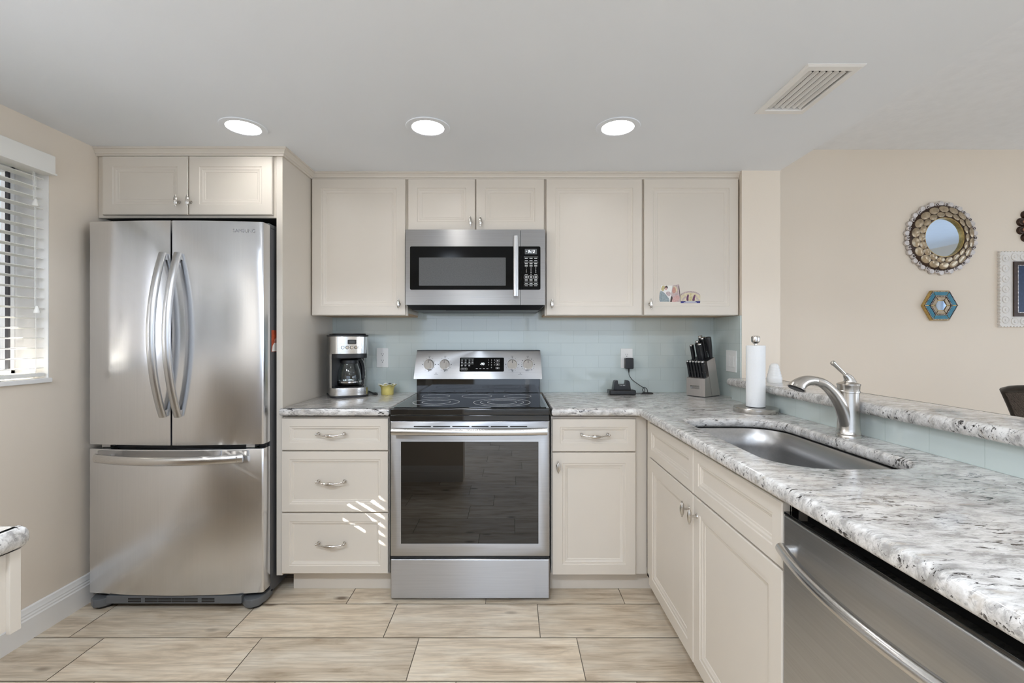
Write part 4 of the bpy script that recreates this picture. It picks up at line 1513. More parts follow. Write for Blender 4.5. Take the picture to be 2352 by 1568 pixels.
for y, z in ((1.906, 1.80), (1.912, 1.352)):
    mb = MB()
    mb.tube([(XL + 0.003, y, 1.95), (XL + 0.003, y + 0.001, z + 0.03)], 0.0011, 6)
    pc = mb.build('pull_cord', MAT['cord_white'], t)
    mb = MB()
    mb.lathe([(0.001, 0.032), (0.004, 0.031), (0.008, 0.018), (0.0115, 0.006), (0.011, 0.001), (0.001, 0)], 18, (XL + 0.012, y + 0.001, z))
    mb.build('tassel', MAT['blind_white'], pc)
mb = MB()
mb.box(XL + 0.0005, XL + 0.02, WY1 - 0.017, WY1 - 0.002, 1.985, 2.03, 0.002)
mb.build('bracket', MAT['grey_plastic'], t)

# ------------------------------------------------------------------ built-in counter at the left edge
t = thing('wall_desk', 'granite-topped built-in counter cut off at the left edge of the picture', 'counter', (-1.43, 0.57, 0.72))
mb = MB()
slab(mb, rrect(XL + 0.001, -0.858, 0.16, 0.815, [0.003, 0.003, 0.008, 0.003], 4), 0.874, 0.914, 0.016)
mb.build('top', MAT['granite'], t, angle=40)
mbuild_box('apron', 'cabinet_paint', t, (XL + 0.002, -0.875, 0.35, 0.800, 0.737, 0.8735))
mbuild_box('end_stile', 'cabinet_paint', t, (-0.8755, -0.868, 0.788, 0.8065, 0.731, 0.8735))

# ------------------------------------------------------------------ outlets and the switch
def outlet(label, cx, cz):
    f = face_front(YB - 0.008)
    t = thing('wall_outlet', label, 'outlet', (cx, YB - 0.008, cz))
    mb = MB()
    mbox(mb, f, cx - 0.0365, cx + 0.0365, cz - 0.0605, cz + 0.0605, 0.0, 0.006, 0.002)
    mb.build('cover_plate', MAT['white_plastic'], t)
    for s in (-1, 1):
        mb = MB()
        v = cz + s * 0.020
        mpoly(mb, f, rrect(cx - 0.0165, cx + 0.0165, v - 0.0145, v + 0.0145, 0.004, 3), 0.006, 0.0072)
        soc = mb.build('socket', MAT['white_plastic'], t)
        mb = MB()
        mbox(mb, f, cx - 0.0075, cx - 0.0055, v, v + 0.008, 0.0072, 0.0076)
        mbox(mb, f, cx + 0.0055, cx + 0.0075, v, v + 0.008, 0.0072, 0.0076)
        mdisc(mb, f, cx, v - 0.007, 0.0024, 0.0072, 0.0076, 10)
        mb.build('slot', MAT['outlet_slot'], soc, smooth=False)
    return t
outlet('white wall outlet with empty sockets above the yellow bowl', -0.796, 1.129)
outlet('white wall outlet with a black charger plugged in', 0.7155, 1.125)
f = face_left(PX0 - 0.008)
t = thing('light_switch', 'white rocker switch plate on the tiled side wall', 'switch', (PX0 - 0.008, 2.585, 1.118))
mb = MB(); mbox(mb, f, -2.645, -2.527, 1.058, 1.180, 0.0, 0.006, 0.002); mb.build('cover_plate', MAT['white_plastic'], t)
for y in (2.610, 2.562):
    mb = MB(); mbox(mb, f, -y - 0.0165, -y + 0.0165, 1.086, 1.152, 0.006, 0.009, 0.002); mb.build('rocker', MAT['white_plastic'], t)

# ------------------------------------------------------------------ coffee maker (front towards -Y of its own frame)
CM = (-0.956, 2.664, 0.914)
t = thing('coffee_maker', 'stainless drip coffee maker on the counter left of the range', 'coffee maker', CM, math.radians(27))
def cm_foot(d=0.0, front=-0.118, back=0.098, hw=0.105, n=14):
    pts = [(hw + d, back + d), (-hw - d, back + d)]
    y0 = -0.055
    for i in range(n + 1):
        a = PI + PI * i / n
        pts.append(((hw + d) * math.copysign(abs(math.cos(a)) ** 0.75, math.cos(a)), y0 + (front - d - y0) * abs(math.sin(a)) ** 0.75))
    return pts[::-1] if False else pts
mb = MB(); mb.prism(cm_foot(0.0015), 0.0, 0.010, b=0.002); mb.build('foot_rim', MAT['black_plastic'], t, local=True)
mb = MB(); mb.prism(cm_foot(), 0.010, 0.056, b=0.004); mb.build('base', MAT['stainless_maker'], t, local=True)
mb = MB(); mb.cyl((0.004, -0.03, 0.056), (0.004, -0.03, 0.060), 0.076, 0.074, 36); mb.build('warming_plate', MAT['black_plastic'], t, local=True)
mb = MB(); mb.prism([(-0.105, 0.098), (-0.105, -0.068), (-0.096, -0.078), (-0.096, 0.052), (0.101, 0.052), (0.105, 0.098)], 0.055, 0.250, b=0.002); mb.build('side_panel', MAT['stainless_maker'], t, local=True)
mb = MB(); mb.box(-0.095, 0.098, 0.040, 0.051, 0.057, 0.249); mb.build('inner_wall', MAT['black_plastic'], t, local=True)
mb = MB(); mb.prism(cm_foot(-0.006), 0.222, 0.246, b=0.002); mb.build('brew_basket', MAT['black_plastic'], t, local=True)
mb = MB(); mb.prism(cm_foot(), 0.246, 0.346, b=0.003); hd_ = mb.build('head', MAT['stainless_maker'], t, local=True)
mb = MB(); mb.prism(cm_foot(0.002), 0.346, 0.354, b=0.002); mb.prism(cm_foot(-0.012), 0.354, 0.362, b=0.004); mb.build('lid', MAT['black_plastic'], t, local=True)
# the curved control face: u across, v up, wrapped onto the front arc
def cmf(u, v, n):
    hw, y0, fr = 0.105, -0.055, -0.118
    q = max(-0.999, min(0.999, u / hw))
    ca = math.copysign(abs(q) ** (1 / 0.75), q)
    sa = math.sqrt(max(0, 1 - ca * ca))
    return (u * (1 + n), y0 + (fr - y0) * sa ** 0.75 - n, v)
mb = MB(); mpoly(mb, cmf, rrect(-0.016, 0.030, 0.302, 0.327, 0.004, 3), -0.002, 0.003); dsp = mb.build('display', MAT['black_plastic'], t, local=True)
mb = MB(); mpoly(mb, cmf, rrect(-0.008, 0.022, 0.308, 0.322, 0.002, 3), 0.003, 0.0036); mb.build('screen', MAT['display_glass'], dsp, local=True)
for i in range(5):
    u = -0.042 + 0.0235 * i
    mb = MB()
    mdisc(mb, cmf, u, 0.283, 0.0092, -0.003, 0.002, 18)
    bt = mb.build('button_ring', MAT['black_plastic'], t, local=True)
    mb = MB()
    mdisc(mb, cmf, u, 0.283, 0.0076, 0.002, 0.0055, 18, 0.0070)
    mb.build('button', MAT['chrome'], bt, local=True)
mb = MB()
cp = spline([(0.09, 0.09, 0.03), (0.13, 0.05, 0.012), (0.148, 0.00, 0.006), (0.160, -0.045, 0.0045), (0.150, -0.058, 0.0045), (0.138, -0.02, 0.0045), (0.155, 0.02, 0.0045), (0.164, -0.02, 0.0085), (0.146, -0.05, 0.0085), (0.128, 0.0, 0.0085), (0.12, 0.05, 0.006)], 8)
mb.tube(cp, 0.0034, 8)
mb.build('power_cord', MAT['black_plastic'], t, local=True)

# glass carafe standing on the warming plate
R22 = Matrix.Rotation(math.radians(27), 4, 'Z')
cpos = R22 @ Vector((0.004, -0.030, 0.0605)) + Vector(CM)
t = thing('coffee_carafe', 'glass coffee carafe with a black handle inside the coffee maker', 'carafe', tuple(cpos), math.radians(62))
outp = [(0.001, 0.0), (0.058, 0.0), (0.064, 0.005), (0.0665, 0.030), (0.066, 0.055), (0.060, 0.090), (0.050, 0.120), (0.047, 0.134)]
inp = [(0.045, 0.134), (0.048, 0.120), (0.058, 0.090), (0.064, 0.055), (0.0645, 0.030), (0.062, 0.008), (0.056, 0.003), (0.001, 0.003)]
mb = MB(); mb.lathe(outp + inp, 40); mb.build('jug', MAT['carafe_glass'], t, local=True, angle=60)
mb = MB(); mb.lathe([(0.0672, 0.020), (0.0682, 0.021), (0.0682, 0.029), (0.0672, 0.030), (0.0668, 0.025)], 40); mb.build('band', MAT['chrome'], t, local=True)
mb = MB(); mb.lathe([(0.0475, 0.128), (0.051, 0.130), (0.051, 0.148), (0.046, 0.153), (0.02, 0.155), (0.001, 0.155), (0.001, 0.150), (0.044, 0.147), (0.0475, 0.143)], 40); mb.build('lid', MAT['black_plastic'], t, local=True)
mb = MB()
hp = spline([(0.046, 0, 0.143), (0.070, 0, 0.150), (0.090, 0, 0.138), (0.103, 0, 0.105), (0.108, 0, 0.065), (0.106, 0, 0.032)])
mb.tube(hp, 0.012, 16, flat=0.75, up=(0, 1, 0))
mb.tube([(0.066, 0, 0.028), (0.106, 0, 0.034)], [0.006, 0.008], 12)
hd2 = mb.build('handle', MAT['black_plastic'], t, local=True, angle=60)
mb = MB()
mb.tube([p + Vector((0.0095, 0, 0.002)) for p in hp[8:]], 0.0055, 10, flat=1.4, up=(0, 1, 0))
mb.build('handle_strip', MAT['chrome'], hd2, local=True, angle=60)

# ------------------------------------------------------------------ small yellow bowl of packets
t = thing('bowl', 'small yellow bowl with a ruffled white rim holding packets', 'bowl', (-0.738, 2.716, 0.914))
def ruffle(prof, amp0):
    rings = []
    for r, z, w in prof:
        rings.append([(r * (1 + w * 0.10 * math.cos(6 * a)) * math.cos(a), r * (1 + w * 0.10 * math.cos(6 * a)) * math.sin(a), z + w * amp0 * math.cos(6 * a + 0.4)) for a in [2 * PI * i / 72 for i in range(72)]])
    return rings
mb = MB(); mb.loft(ruffle([(0.002, 0, 0), (0.034, 0, 0), (0.0365, 0.003, 0), (0.0365, 0.030, 0.1), (0.039, 0.045, 0.35), (0.047, 0.056, 0.9), (0.0515, 0.0585, 1), (0.0500, 0.0600, 1), (0.044, 0.056, 0.8), (0.036, 0.044, 0.3), (0.033, 0.028, 0.1), (0.032, 0.006, 0), (0.002, 0.005, 0)], 0.004))
bw = mb.build('body', MAT['yellow_glaze'], t, local=True, angle=60)
mb = MB(); mb.loft(ruffle([(0.0475, 0.0580, 0.95), (0.0520, 0.0600, 1), (0.0505, 0.0615, 1), (0.0430, 0.0568, 0.75), (0.0425, 0.0552, 0.75)], 0.004), loop=True)
mb.build('rim', MAT['cream_glaze'], t, local=True, angle=60)
pk = []
for i, (dx, dy, rz, tl, m_, lab) in enumerate(((0.010, 0.004, 0.5, 0.62, 'green_paper', 'green packet sticking out of the yellow bowl'), (-0.012, -0.006, -0.35, 0.35, 'white_paper', 'white packet lying low at the left in the yellow bowl'), (0.0, 0.014, 1.2, 0.25, 'black_plastic', 'dark packet at the back of the yellow bowl'))):
    mb = MB()
    M_ = Matrix.Translation((-0.738 + dx, 2.712 + dy, 0.960 + 0.006 * i)) @ Matrix.Rotation(rz, 4, 'Z') @ Matrix.Rotation(-tl, 4, 'Y')
    mb.box(-0.030 if i == 0 else -0.022, 0.026, -0.008, 0.008, -0.0012, 0.0012, 0.0006, mat=M_)
    tag(mb.build('packet', MAT[m_]), lab, 'packet', 'packets in the yellow bowl')

# ------------------------------------------------------------------ radio charger with its plug
t = thing('charger_stand', 'black charging cradle on the counter below the right outlet', 'charger', (0.656, 2.71, 0.914))
mb = MB()
mb.prism([(-0.072, -0.040), (0.072, -0.040), (0.078, -0.034), (0.078, 0.036), (0.072, 0.042), (-0.072, 0.042), (-0.078, 0.036), (-0.078, -0.034)], 0.002, 0.030, b=0.006, seg=3)
mb.build('base', MAT['black_plastic'], t, local=True)
mb = MB()
pr = [(-0.052, 0.029), (-0.046, 0.072), (-0.042, 0.082), (-0.036, 0.086), (-0.026, 0.086), (-0.0235, 0.066), (-0.020, 0.062), (0.020, 0.062), (0.0235, 0.066), (0.026, 0.086), (0.036, 0.086), (0.042, 0.082), (0.046, 0.072), (0.052, 0.029)]
mb.prism(pr, -0.026, 0.030, axis='Y', b=0.004)
cr = mb.build('cradle', MAT['black_plastic'], t, local=True)
mb = MB()
for i in range(4):
    mb.box(-0.015 + 0.009 * i, -0.0115 + 0.009 * i, -0.0272, -0.0262, 0.056, 0.0595)
mb.build('contact', MAT['white_print'], cr, local=True, smooth=False)
mb = MB()
mb.box(0.687 - 0.656, 0.754 - 0.656 - 0.01, 0, 0, 0, 0) if False else None
fw = face_front(YB - 0.0152)
AX, AZ = 0.723, 1.0985
mbox(mb, fw, AX - 0.025, AX + 0.025, AZ - 0.036, AZ + 0.030, 0.0005, 0.040, 0.005, 3)
mb.tube([fw(AX, AZ - 0.036, 0.02), fw(AX, AZ - 0.06, 0.02)], [0.006, 0.003], 10)
mb.build('plug_adapter', MAT['black_plastic'], t)
mb = MB()
wy = YB - 0.036
cw = spline([(AX, wy, AZ - 0.058), (AX + 0.003, wy, 1.02), (AX + 0.022, wy - 0.004, 0.993), (AX + 0.058, wy - 0.008, 0.966), (AX + 0.092, wy - 0.012, 0.941), (AX + 0.088, wy - 0.02, 0.920), (AX + 0.078, wy - 0.02, 0.934), (AX + 0.090, wy - 0.014, 0.950), (AX + 0.106, wy - 0.018, 0.938),
             (AX + 0.110, wy - 0.03, 0.9175), (AX + 0.135, wy - 0.04, 0.9172), (AX + 0.12, wy - 0.05, 0.9172), (AX + 0.07, wy - 0.042, 0.9172), (AX + 0.09, wy - 0.03, 0.920), (AX + 0.13, wy - 0.05, 0.920), (AX + 0.09, wy - 0.07, 0.9172), (AX + 0.045, wy - 0.06, 0.9172), (AX + 0.005, wy - 0.058, 0.924)], 8)
mb.tube(cw, 0.0021, 8)
mb.build('cord', MAT['black_plastic'], t)

# ------------------------------------------------------------------ knife block and its knives (front towards -Y of its own frame)
KB = (1.118, 2.655, 0.914)
KR = math.radians(-55)
t = thing('knife_block', 'slanted metallic knife block in the corner of the counter', 'knife block', KB, KR)
KW = 0.059
mb = MB(); mb.prism([(-0.072, 0.004), (-0.002, 0.004), (-0.030, 0.118), (-0.072, 0.106)], -KW, KW, axis='X', b=0.0015); fb = mb.build('front_block', MAT['stainless_block'], t, local=True)
mb = MB(); mb.prism([(0.0, 0.004), (0.082, 0.004), (0.026, 0.226), (-0.051, 0.204)], -KW, KW, axis='X', b=0.0015); mb.build('rear_block', MAT['stainless_block'], t, local=True)
mb = MB(); mb.box(-KW + 0.004, KW - 0.004, -0.068, 0.076, 0.0, 0.0045); mb.build('foot_pad', MAT['black_plastic'], t, local=True)
mb = MB(); mb.box(-0.033, 0.026, -0.0742, -0.0715, 0.044, 0.064, 0.001); mb.build('name_plate', MAT['chrome'], fb, local=True)
mb = MB()
tp = Vector((0, 0.026 + 0.051, 0.226 - 0.204)).normalized()
mb.prism([(-0.047, 0.2055), (0.022, 0.2252), (0.0216, 0.2266), (-0.0474, 0.2069)], -KW + 0.004, KW - 0.004, axis='X'); mb.build('slot_plate', MAT['black_plastic'], t, local=True)
KD = Vector((0, -0.243, 0.970)).normalized()
def knife(base, length, w, th, label, rivets=True, group='steak knives', steel_rod=False, cap=True):
    """handle standing out of the block: broad across y, thin across x"""
    M_ = Matrix.Translation(KB) @ Matrix.Rotation(KR, 4, 'Z')
    X = Vector((1, 0, 0)); Yv = KD.cross(X)
    def P_(a, b, c):
        return tuple(M_ @ (Vector(base) + X * a + Yv * b + KD * c))
    bpos = M_ @ Vector(base)
    t = thing('honing_steel' if steel_rod else 'kitchen_knife', label, 'honing steel' if steel_rod else 'knife', tuple(bpos), 0, group)
    mb = MB()
    n = 16
    def ring(c, sw, st, sh=0.0):
        return [P_(th * st * math.copysign(abs(math.cos(a)) ** 0.6, math.cos(a)), sh + w * sw * math.copysign(abs(math.sin(a)) ** 0.6, math.sin(a)), c) for a in [2 * PI * i / n for i in range(n)]]
    L = length
    if steel_rod:
        mb.loft([ring(c * L, s, s) for c, s in ((0.0, 0.62), (0.2, 0.72), (0.5, 0.9), (0.8, 1.0), (0.95, 1.0), (0.99, 0.9), (1.0, 0.6))])
    else:
        mb.loft([ring(c * L, s, q, sh) for c, s, q, sh in ((0.0, 0.72, 0.9, 0), (0.12, 0.76, 1, 0.001), (0.4, 0.92, 1, 0.0015), (0.7, 0.86, 1, 0), (0.93, 1.02, 1, -0.001))])
    mb.build('handle', MAT['black_plastic'], t, angle=50)
    if cap:
        mb = MB()
        mb.loft([ring(c * L, s, q, -0.001) for c, s, q in ((0.925, 1.05, 1.05), (0.985, 1.07, 1.08), (1.0, 1.0, 0.95), (1.008, 0.8, 0.7))])
        mb.build('end_cap', MAT['chrome'], t, angle=50)
    if rivets:
        for c in (0.30, 0.78):
            mb = MB()
            p0 = Vector(P_(-th - 0.0004, 0, c * L)); p1 = Vector(P_(th + 0.0004, 0, c * L))
            mb.cyl(p0, p1, 0.0024, 0.0024, 12)
            mb.build('rivet', MAT['chrome'], t)
words = ('leftmost in the front row', 'second from the left in the front row', 'third from the left in the front row', 'third from the right in the front row', 'second from the right in the front row', 'rightmost in the front row')
for i in range(6):
    u = -0.0475 + 0.0186 * i
    knife((u, -0.052, 0.1115), 0.098, 0.0110, 0.0068, 'black steak knife, %s of the knife block' % words[i], group='steak knives in the front of the knife block')
for u, y, L, w, lab in ((-0.046, -0.020, 0.085, 0.013, 'black riveted knife standing at the far left of the knife block'), (-0.030, 0.008, 0.088, 0.0135, 'black knife just behind the leftmost riveted knife of the block'), (-0.008, -0.016, 0.108, 0.013, 'black knife standing in the middle of the knife block'), (-0.006, 0.014, 0.128, 0.0135, 'tall black knife at the back of the knife block'), (0.016, 0.008, 0.122, 0.0165, 'large broad black chef knife beside the honing steel'), (0.016, -0.030, 0.098, 0.0145, 'black riveted knife in front of the large chef knife')):
    zz = 0.204 + (y + 0.051) * (0.022 / 0.077)
    knife((u, y, zz + 0.002), L, w, 0.0090, lab, group='large knives in the back of the knife block')
knife((0.0445, 0.010, 0.204 + 0.057 * 0.2857 + 0.002), 0.124, 0.0145, 0.0145, 'round black handle of the honing steel at the right of the knife block', rivets=False, group=None, steel_rod=True, cap=False)

# ------------------------------------------------------------------ paper towels
t = thing('paper_towel_holder', 'steel paper towel stand near the corner of the peninsula', 'paper towel holder', (1.112, 2.07, 0.914))
mb = MB(); mb.lathe([(0.001, 0.0), (0.0915, 0.0), (0.0925, 0.002), (0.0925, 0.019), (0.0905, 0.0215), (0.02, 0.0225), (0.001, 0.0225)], 56); mb.build('base', MAT['brushed_nickel'], t, local=True)
mb = MB(); mb.cyl((0, 0, 0.022), (0, 0, 0.312), 0.0055, 0.0055, 16); mb.build('rod', MAT['brushed_nickel'], t, local=True)
mb = MB(); mb.lathe([(0.001, 0.309), (0.010, 0.310), (0.0155, 0.316), (0.0175, 0.318), (0.0185, 0.324), (0.0185, 0.338), (0.017, 0.342), (0.010, 0.345), (0.001, 0.3455)], 32); mb.build('finial', MAT['brushed_nickel'], t, local=True)
mb = MB()
n = 48
def rr(r, z):
    return [(r * math.cos(2 * PI * i / n), r * math.sin(2 * PI * i / n), z) for i in range(n)]
mb.loft([rr(0.018, 0.024), rr(0.0388, 0.024), rr(0.0402, 0.026), rr(0.0398, 0.16), rr(0.0402, 0.299), rr(0.0388, 0.301), rr(0.018, 0.301)], loop=True)
tag(mb.build('paper_towel_roll', MAT['paper_towel'], None), 'white roll of paper towels on the steel stand', 'paper towel roll').location = (1.112, 2.07, 0.914)

# white ridged ceramic piece standing on the bar ledge
mb = MB()
prof = [(0.001, 0.0), (0.033, 0.0), (0.0345, 0.004)]
for i in range(5):
    r0 = 0.034 - 0.0032 * i
    z0 = 0.018 + 0.0135 * i
    prof += [(r0, z0), (r0 + 0.0005, z0 + 0.006), (r0 - 0.003, z0 + 0.0125)]
prof += [(0.013, 0.091), (0.001, 0.093)]
mb.lathe(prof, 36)
o = mb.build('ceramic_ornament', MAT['white_ceramic'], None, angle=50)
o.location = (1.285, 2.222, 1.033)
tag(o, 'small white ridged ceramic ornament at the far end of the bar ledge', 'ornament')

# ------------------------------------------------------------------ pictures stuck on the cabinet door
PFY = UY - 0.0095 - 0.0002
fd_ = face_front(PFY)
def card(name, label, cat, base, layers):
    t = thing(name, label, cat, (base[0], PFY, base[1]))
    for nm, mt, polys, n0, n1 in layers:
        mb = MB()
        for pl in polys:
            if nm not in ('card', 'plate', 'band', 'lettering', 'arch_border'):
                for _ in range(2):      # round the drawn shapes off
                    pl = [(a[0] * k + b[0] * (1 - k), a[1] * k + b[1] * (1 - k)) for a, b in zip(pl, pl[1:] + pl[:1]) for k in (0.75, 0.25)]
            mpoly(mb, fd_, pl, n0, n1)
        mb.build(nm, MAT[mt], t, smooth=False)
    return t
S = 2.5172 / 1045.3
def q(zx, zy):        # a spot on the door face, from its place on the close view of the cards
    return ((1480 + zx / 14.7 - 1174) * S, HC - (640 + zy / 14.7 - 779) * S)
def qs(*pts):
    return [q(*p) for p in pts]
card('picture_card', 'small picture of two veiled figures at the left on the cabinet door', 'picture', q(700, 830),
     [('card', 'white_paper', [qs((500, 830), (860, 830), (950, 230), (560, 225))], 0.0, 0.0008),
      ('robe', 'slate_ink', [qs((505, 828), (850, 828), (850, 700), (760, 570), (640, 440), (540, 400), (505, 520))], 0.0008, 0.0011),
      ('headscarf', 'ochre_ink', [qs((545, 370), (640, 430), (690, 330), (690, 235), (610, 225))], 0.0011, 0.0014),
      ('hair', 'hair_ink', [qs((660, 340), (700, 260), (740, 228), (785, 260), (795, 350), (765, 310), (715, 285), (690, 330))], 0.0014, 0.0017),
      ('face', 'blush_ink', [qs((690, 350), (705, 300), (745, 290), (765, 330), (750, 385), (710, 390))], 0.0012, 0.0015),
      ('shawl', 'mauve_ink', [qs((700, 470), (790, 590), (860, 590), (900, 480), (820, 420))], 0.0011, 0.0014)])
card('picture_card', 'small photo of a smiling person in pink on the cabinet door', 'picture', q(1050, 820),
     [('card', 'mauve_ink', [qs((858, 820), (1215, 800), (1215, 640), (1170, 190), (960, 225))], 0.0009, 0.0017),
      ('dark_ground', 'hair_ink', [qs((858, 815), (920, 800), (960, 640), (905, 560)), qs((1150, 230), (1172, 230), (1212, 630), (1190, 620))], 0.0017, 0.0019),
      ('face', 'skin_ink', [qs((935, 400), (960, 300), (1010, 270), (1055, 330), (1060, 440), (1010, 500), (950, 480))], 0.0017, 0.0020),
      ('hair', 'sand_ink', [qs((955, 290), (985, 250), (1060, 255), (1110, 330), (1100, 470), (1062, 470), (1058, 330), (1010, 275))], 0.0019, 0.0022),
      ('shirt', 'blush_ink', [qs((915, 790), (1100, 780), (1190, 690), (1180, 590), (1100, 540), (1000, 600), (940, 690))], 0.0017, 0.0021)])
q_arc = [q(1545 + 345 * math.cos(a), 600 - 185 * math.sin(a)) for a in [PI * (0.06 + 0.88 * i / 20) for i in range(21)]]
card('souvenir_magnet', 'arched souvenir magnet with a dark blue band on the cabinet door', 'magnet', q(1550, 840),
     [('plate', 'sand_ink', [[q(1225, 830), q(1870, 830), q(1885, 560)] + q_arc + [q(1222, 560)]], 0.0, 0.003),
      ('band', 'navy_ink', [qs((1222, 825), (1868, 825), (1880, 755), (1222, 755))], 0.003, 0.0036),
      ('arch_border', 'mauve_ink', [[q(1545 + k * 345 * math.cos(a), 600 - k * 185 * math.sin(a)) for k, a in [(1, PI * (0.08 + 0.84 * i / 16)) for i in range(17)]] + [q(1545 + 300 * math.cos(a), 600 - 135 * math.sin(a)) for a in [PI * (0.92 - 0.84 * i / 16) for i in range(17)]]], 0.003, 0.0035),
      ('scroll', 'mauve_ink', [qs((1250, 735), (1300, 735), (1420, 610), (1400, 575), (1300, 640)), qs((1790, 735), (1850, 735), (1760, 600), (1700, 560), (1710, 610))], 0.003, 0.0034),
      ('centre_figure', 'ochre_ink', [qs((1500, 740), (1600, 740), (1590, 600), (1560, 585), (1520, 600)), [q(1552 + 34 * math.cos(a), 535 + 42 * math.sin(a)) for a in [2 * PI * i / 12 for i in range(12)]]], 0.0031, 0.0036),
      ('flanking_figure', 'plum_ink', [qs((1415, 745), (1490, 745), (1480, 650), (1500, 560), (1470, 510), (1440, 560), (1415, 630))], 0.003, 0.0037),
      ('flanking_figure', 'plum_ink', [qs((1605, 745), (1695, 745), (1690, 660), (1725, 550), (1690, 530), (1650, 590), (1625, 660))], 0.003, 0.0037),
      ('arch_marks', 'hair_ink', [[q(1545 + r * 322 * math.cos(a + da), 600 - r * 160 * math.sin(a + da)) for r, da in ((0.97, -0.03), (1.03, -0.03), (1.03, 0.03), (0.97, 0.03))] for a in [PI * (0.14 + 0.72 * i / 14) for i in range(15)]], 0.0035, 0.0038),
      ('lettering', 'white_print', [qs((1380, 785), (1720, 785), (1720, 768), (1380, 768)), qs((1320, 812), (1760, 812), (1760, 795), (1320, 795))], 0.0036, 0.0039)])

# ------------------------------------------------------------------ mirrors on the dining room wall
FW = face_front(YB)
def polar(cx, cz, r, a):
    return (cx + r * math.cos(a), cz + r * math.sin(a))
def circ(cx, cz, r, n=64):
    return [polar(cx, cz, r, 2 * PI * i / n) for i in range(n)]
mx, mz = 2.665, 1.870
t = thing('wall_mirror', 'round mirror in a broad frame of gilded scales on the dining room wall', 'mirror', (mx, YB, mz))
mb = MB()
prof = [(0.205, 0.0005), (0.205, 0.010), (0.198, 0.018), (0.165, 0.030), (0.128, 0.034), (0.122, 0.034), (0.122, 0.004), (0.130, 0.0005)]
mb.loft([[FW(u, v, n) for u, v in circ(mx, mz, r, 72)] for r, n in prof], loop=True)
mb.build('frame', MAT['bronze_dark'], t, angle=40)
mb = MB()
mb.ring2d(circ(mx, mz, 0.1218, 72), circ(mx, mz, 0.1185, 72), FW, 0.006, 0.033)
mb.build('inner_rim', MAT['gold_leaf'], t)
mb = MB()
mb.loft([[FW(u, v, n) for u, v in circ(mx, mz, 0.1216, 64)] for n in (0.002, 0.017)])
mb.build('mirror_glass', MAT['blue_mirror'], t, smooth=False)
for nm, cnt, r0, off, hw, hr, nn in (('inner_scales', 18, 0.1415, 0.0, 0.0245, 0.0172, 0.0335), ('outer_scales', 18, 0.1745, 0.5, 0.0300, 0.0205, 0.0275)):
    mb = MB()
    for i in range(cnt):
        a = 2 * PI * (i + off) / cnt
        pts = []
        for k in range(12):
            b = 2 * PI * k / 12
            rr_, tt = hr * math.cos(b), hw * math.sin(b)
            pts.append((r0 + rr_, tt))
        def fp(p, n, s=1.0):
            rad = r0 + (p[0] - r0) * s
            lean = -0.30 * (rad - r0)
            return FW(mx + rad * math.cos(a) - p[1] * s * math.sin(a), mz + rad * math.sin(a) + p[1] * s * math.cos(a), n + lean)
        mb.loft([[fp(p, nn - 0.006) for p in pts], [fp(p, nn + 0.001) for p in pts], [fp(p, nn + 0.003, 0.82) for p in pts]])
    mb.build(nm, MAT['antique_gold'], t, angle=40)
mb = MB()
for i in range(22):
    a = 2 * PI * i / 22
    for da, r, rad in ((0, 0.2075, 0.0155), (0.5, 0.213, 0.0185)):
        aa = a + 2 * PI * da / 22
        u, v = polar(mx, mz, r, aa)
        mdisc(mb, FW, u, v, rad, 0.002 + 0.004 * (1 - da), 0.010 + 0.006 * (1 - da), 16, rad * 0.8)
mb.build('petal_fringe', MAT['silver_leaf'], t, angle=40)
mb = MB()
for i in range(22):
    u, v = polar(mx, mz, 0.207, 2 * PI * i / 22)
    c0 = [(u + 0.0075 * math.cos(b), v + 0.0075 * math.sin(b)) for b in [2 * PI * k / 14 for k in range(14)]]
    mb.ring2d(c0, [(u + (x - u) * 0.55, v + (y - v) * 0.55) for x, y in c0], FW, 0.016, 0.0175)
mb.build('fringe_rings', MAT['bronze_dark'], t, smooth=False)

hx, hz = 2.654, 1.452
t = thing('wall_mirror', 'small hexagonal mirror with blue glass panels below the round mirror', 'mirror', (hx, YB, hz))
def hexa(r, n_):
    return [FW(hx + r * math.cos(PI / 3 * i), hz + r * 0.985 * math.sin(PI / 3 * i), n_) for i in range(6)]
mb = MB(); mb.loft([hexa(0.108, 0.0005), hexa(0.108, 0.017), hexa(0.105, 0.020), hexa(0.030, 0.014)]); mb.build('frame', MAT['gold_leaf'], t, angle=20)
def trap(mb, i, r0, r1, n0, n1, gap):
    a0, a1 = PI / 3 * i, PI / 3 * (i + 1)
    p = [(r0, a0), (r1, a0), (r1, a1), (r0, a1)]
    pts = [Vector((hx + r * math.cos(a), hz + r * 0.985 * math.sin(a))) for r, a in p]
    c = sum(pts, Vector((0, 0))) / 4
    pts = [c + (x - c) * gap for x in pts]
    mb.loft([[FW(x.x, x.y, n0) for x in pts], [FW(x.x, x.y, n1) for x in pts]])
for nm, r0, r1, n1, mt, gp in (('outer_panels', 0.071, 0.098, 0.0215, 'teal_glass', 0.93), ('inner_panels', 0.037, 0.060, 0.0215, 'antique_gold', 0.9)):
    mb = MB()
    for i in range(6):
        trap(mb, i, r0, r1, 0.012, n1, gp)
    mb.build(nm, MAT[mt], t, smooth=False)
mb = MB()
for r0, r1 in ((0.0615, 0.0695), (0.0995, 0.104)):
    rg = [hexa(r0, 0.012), hexa(r0, 0.0225), hexa(r1, 0.0225), hexa(r1, 0.012)]
    mb.loft(rg, loop=True)
mb.build('beading', MAT['bronze_dark'], t, smooth=False)
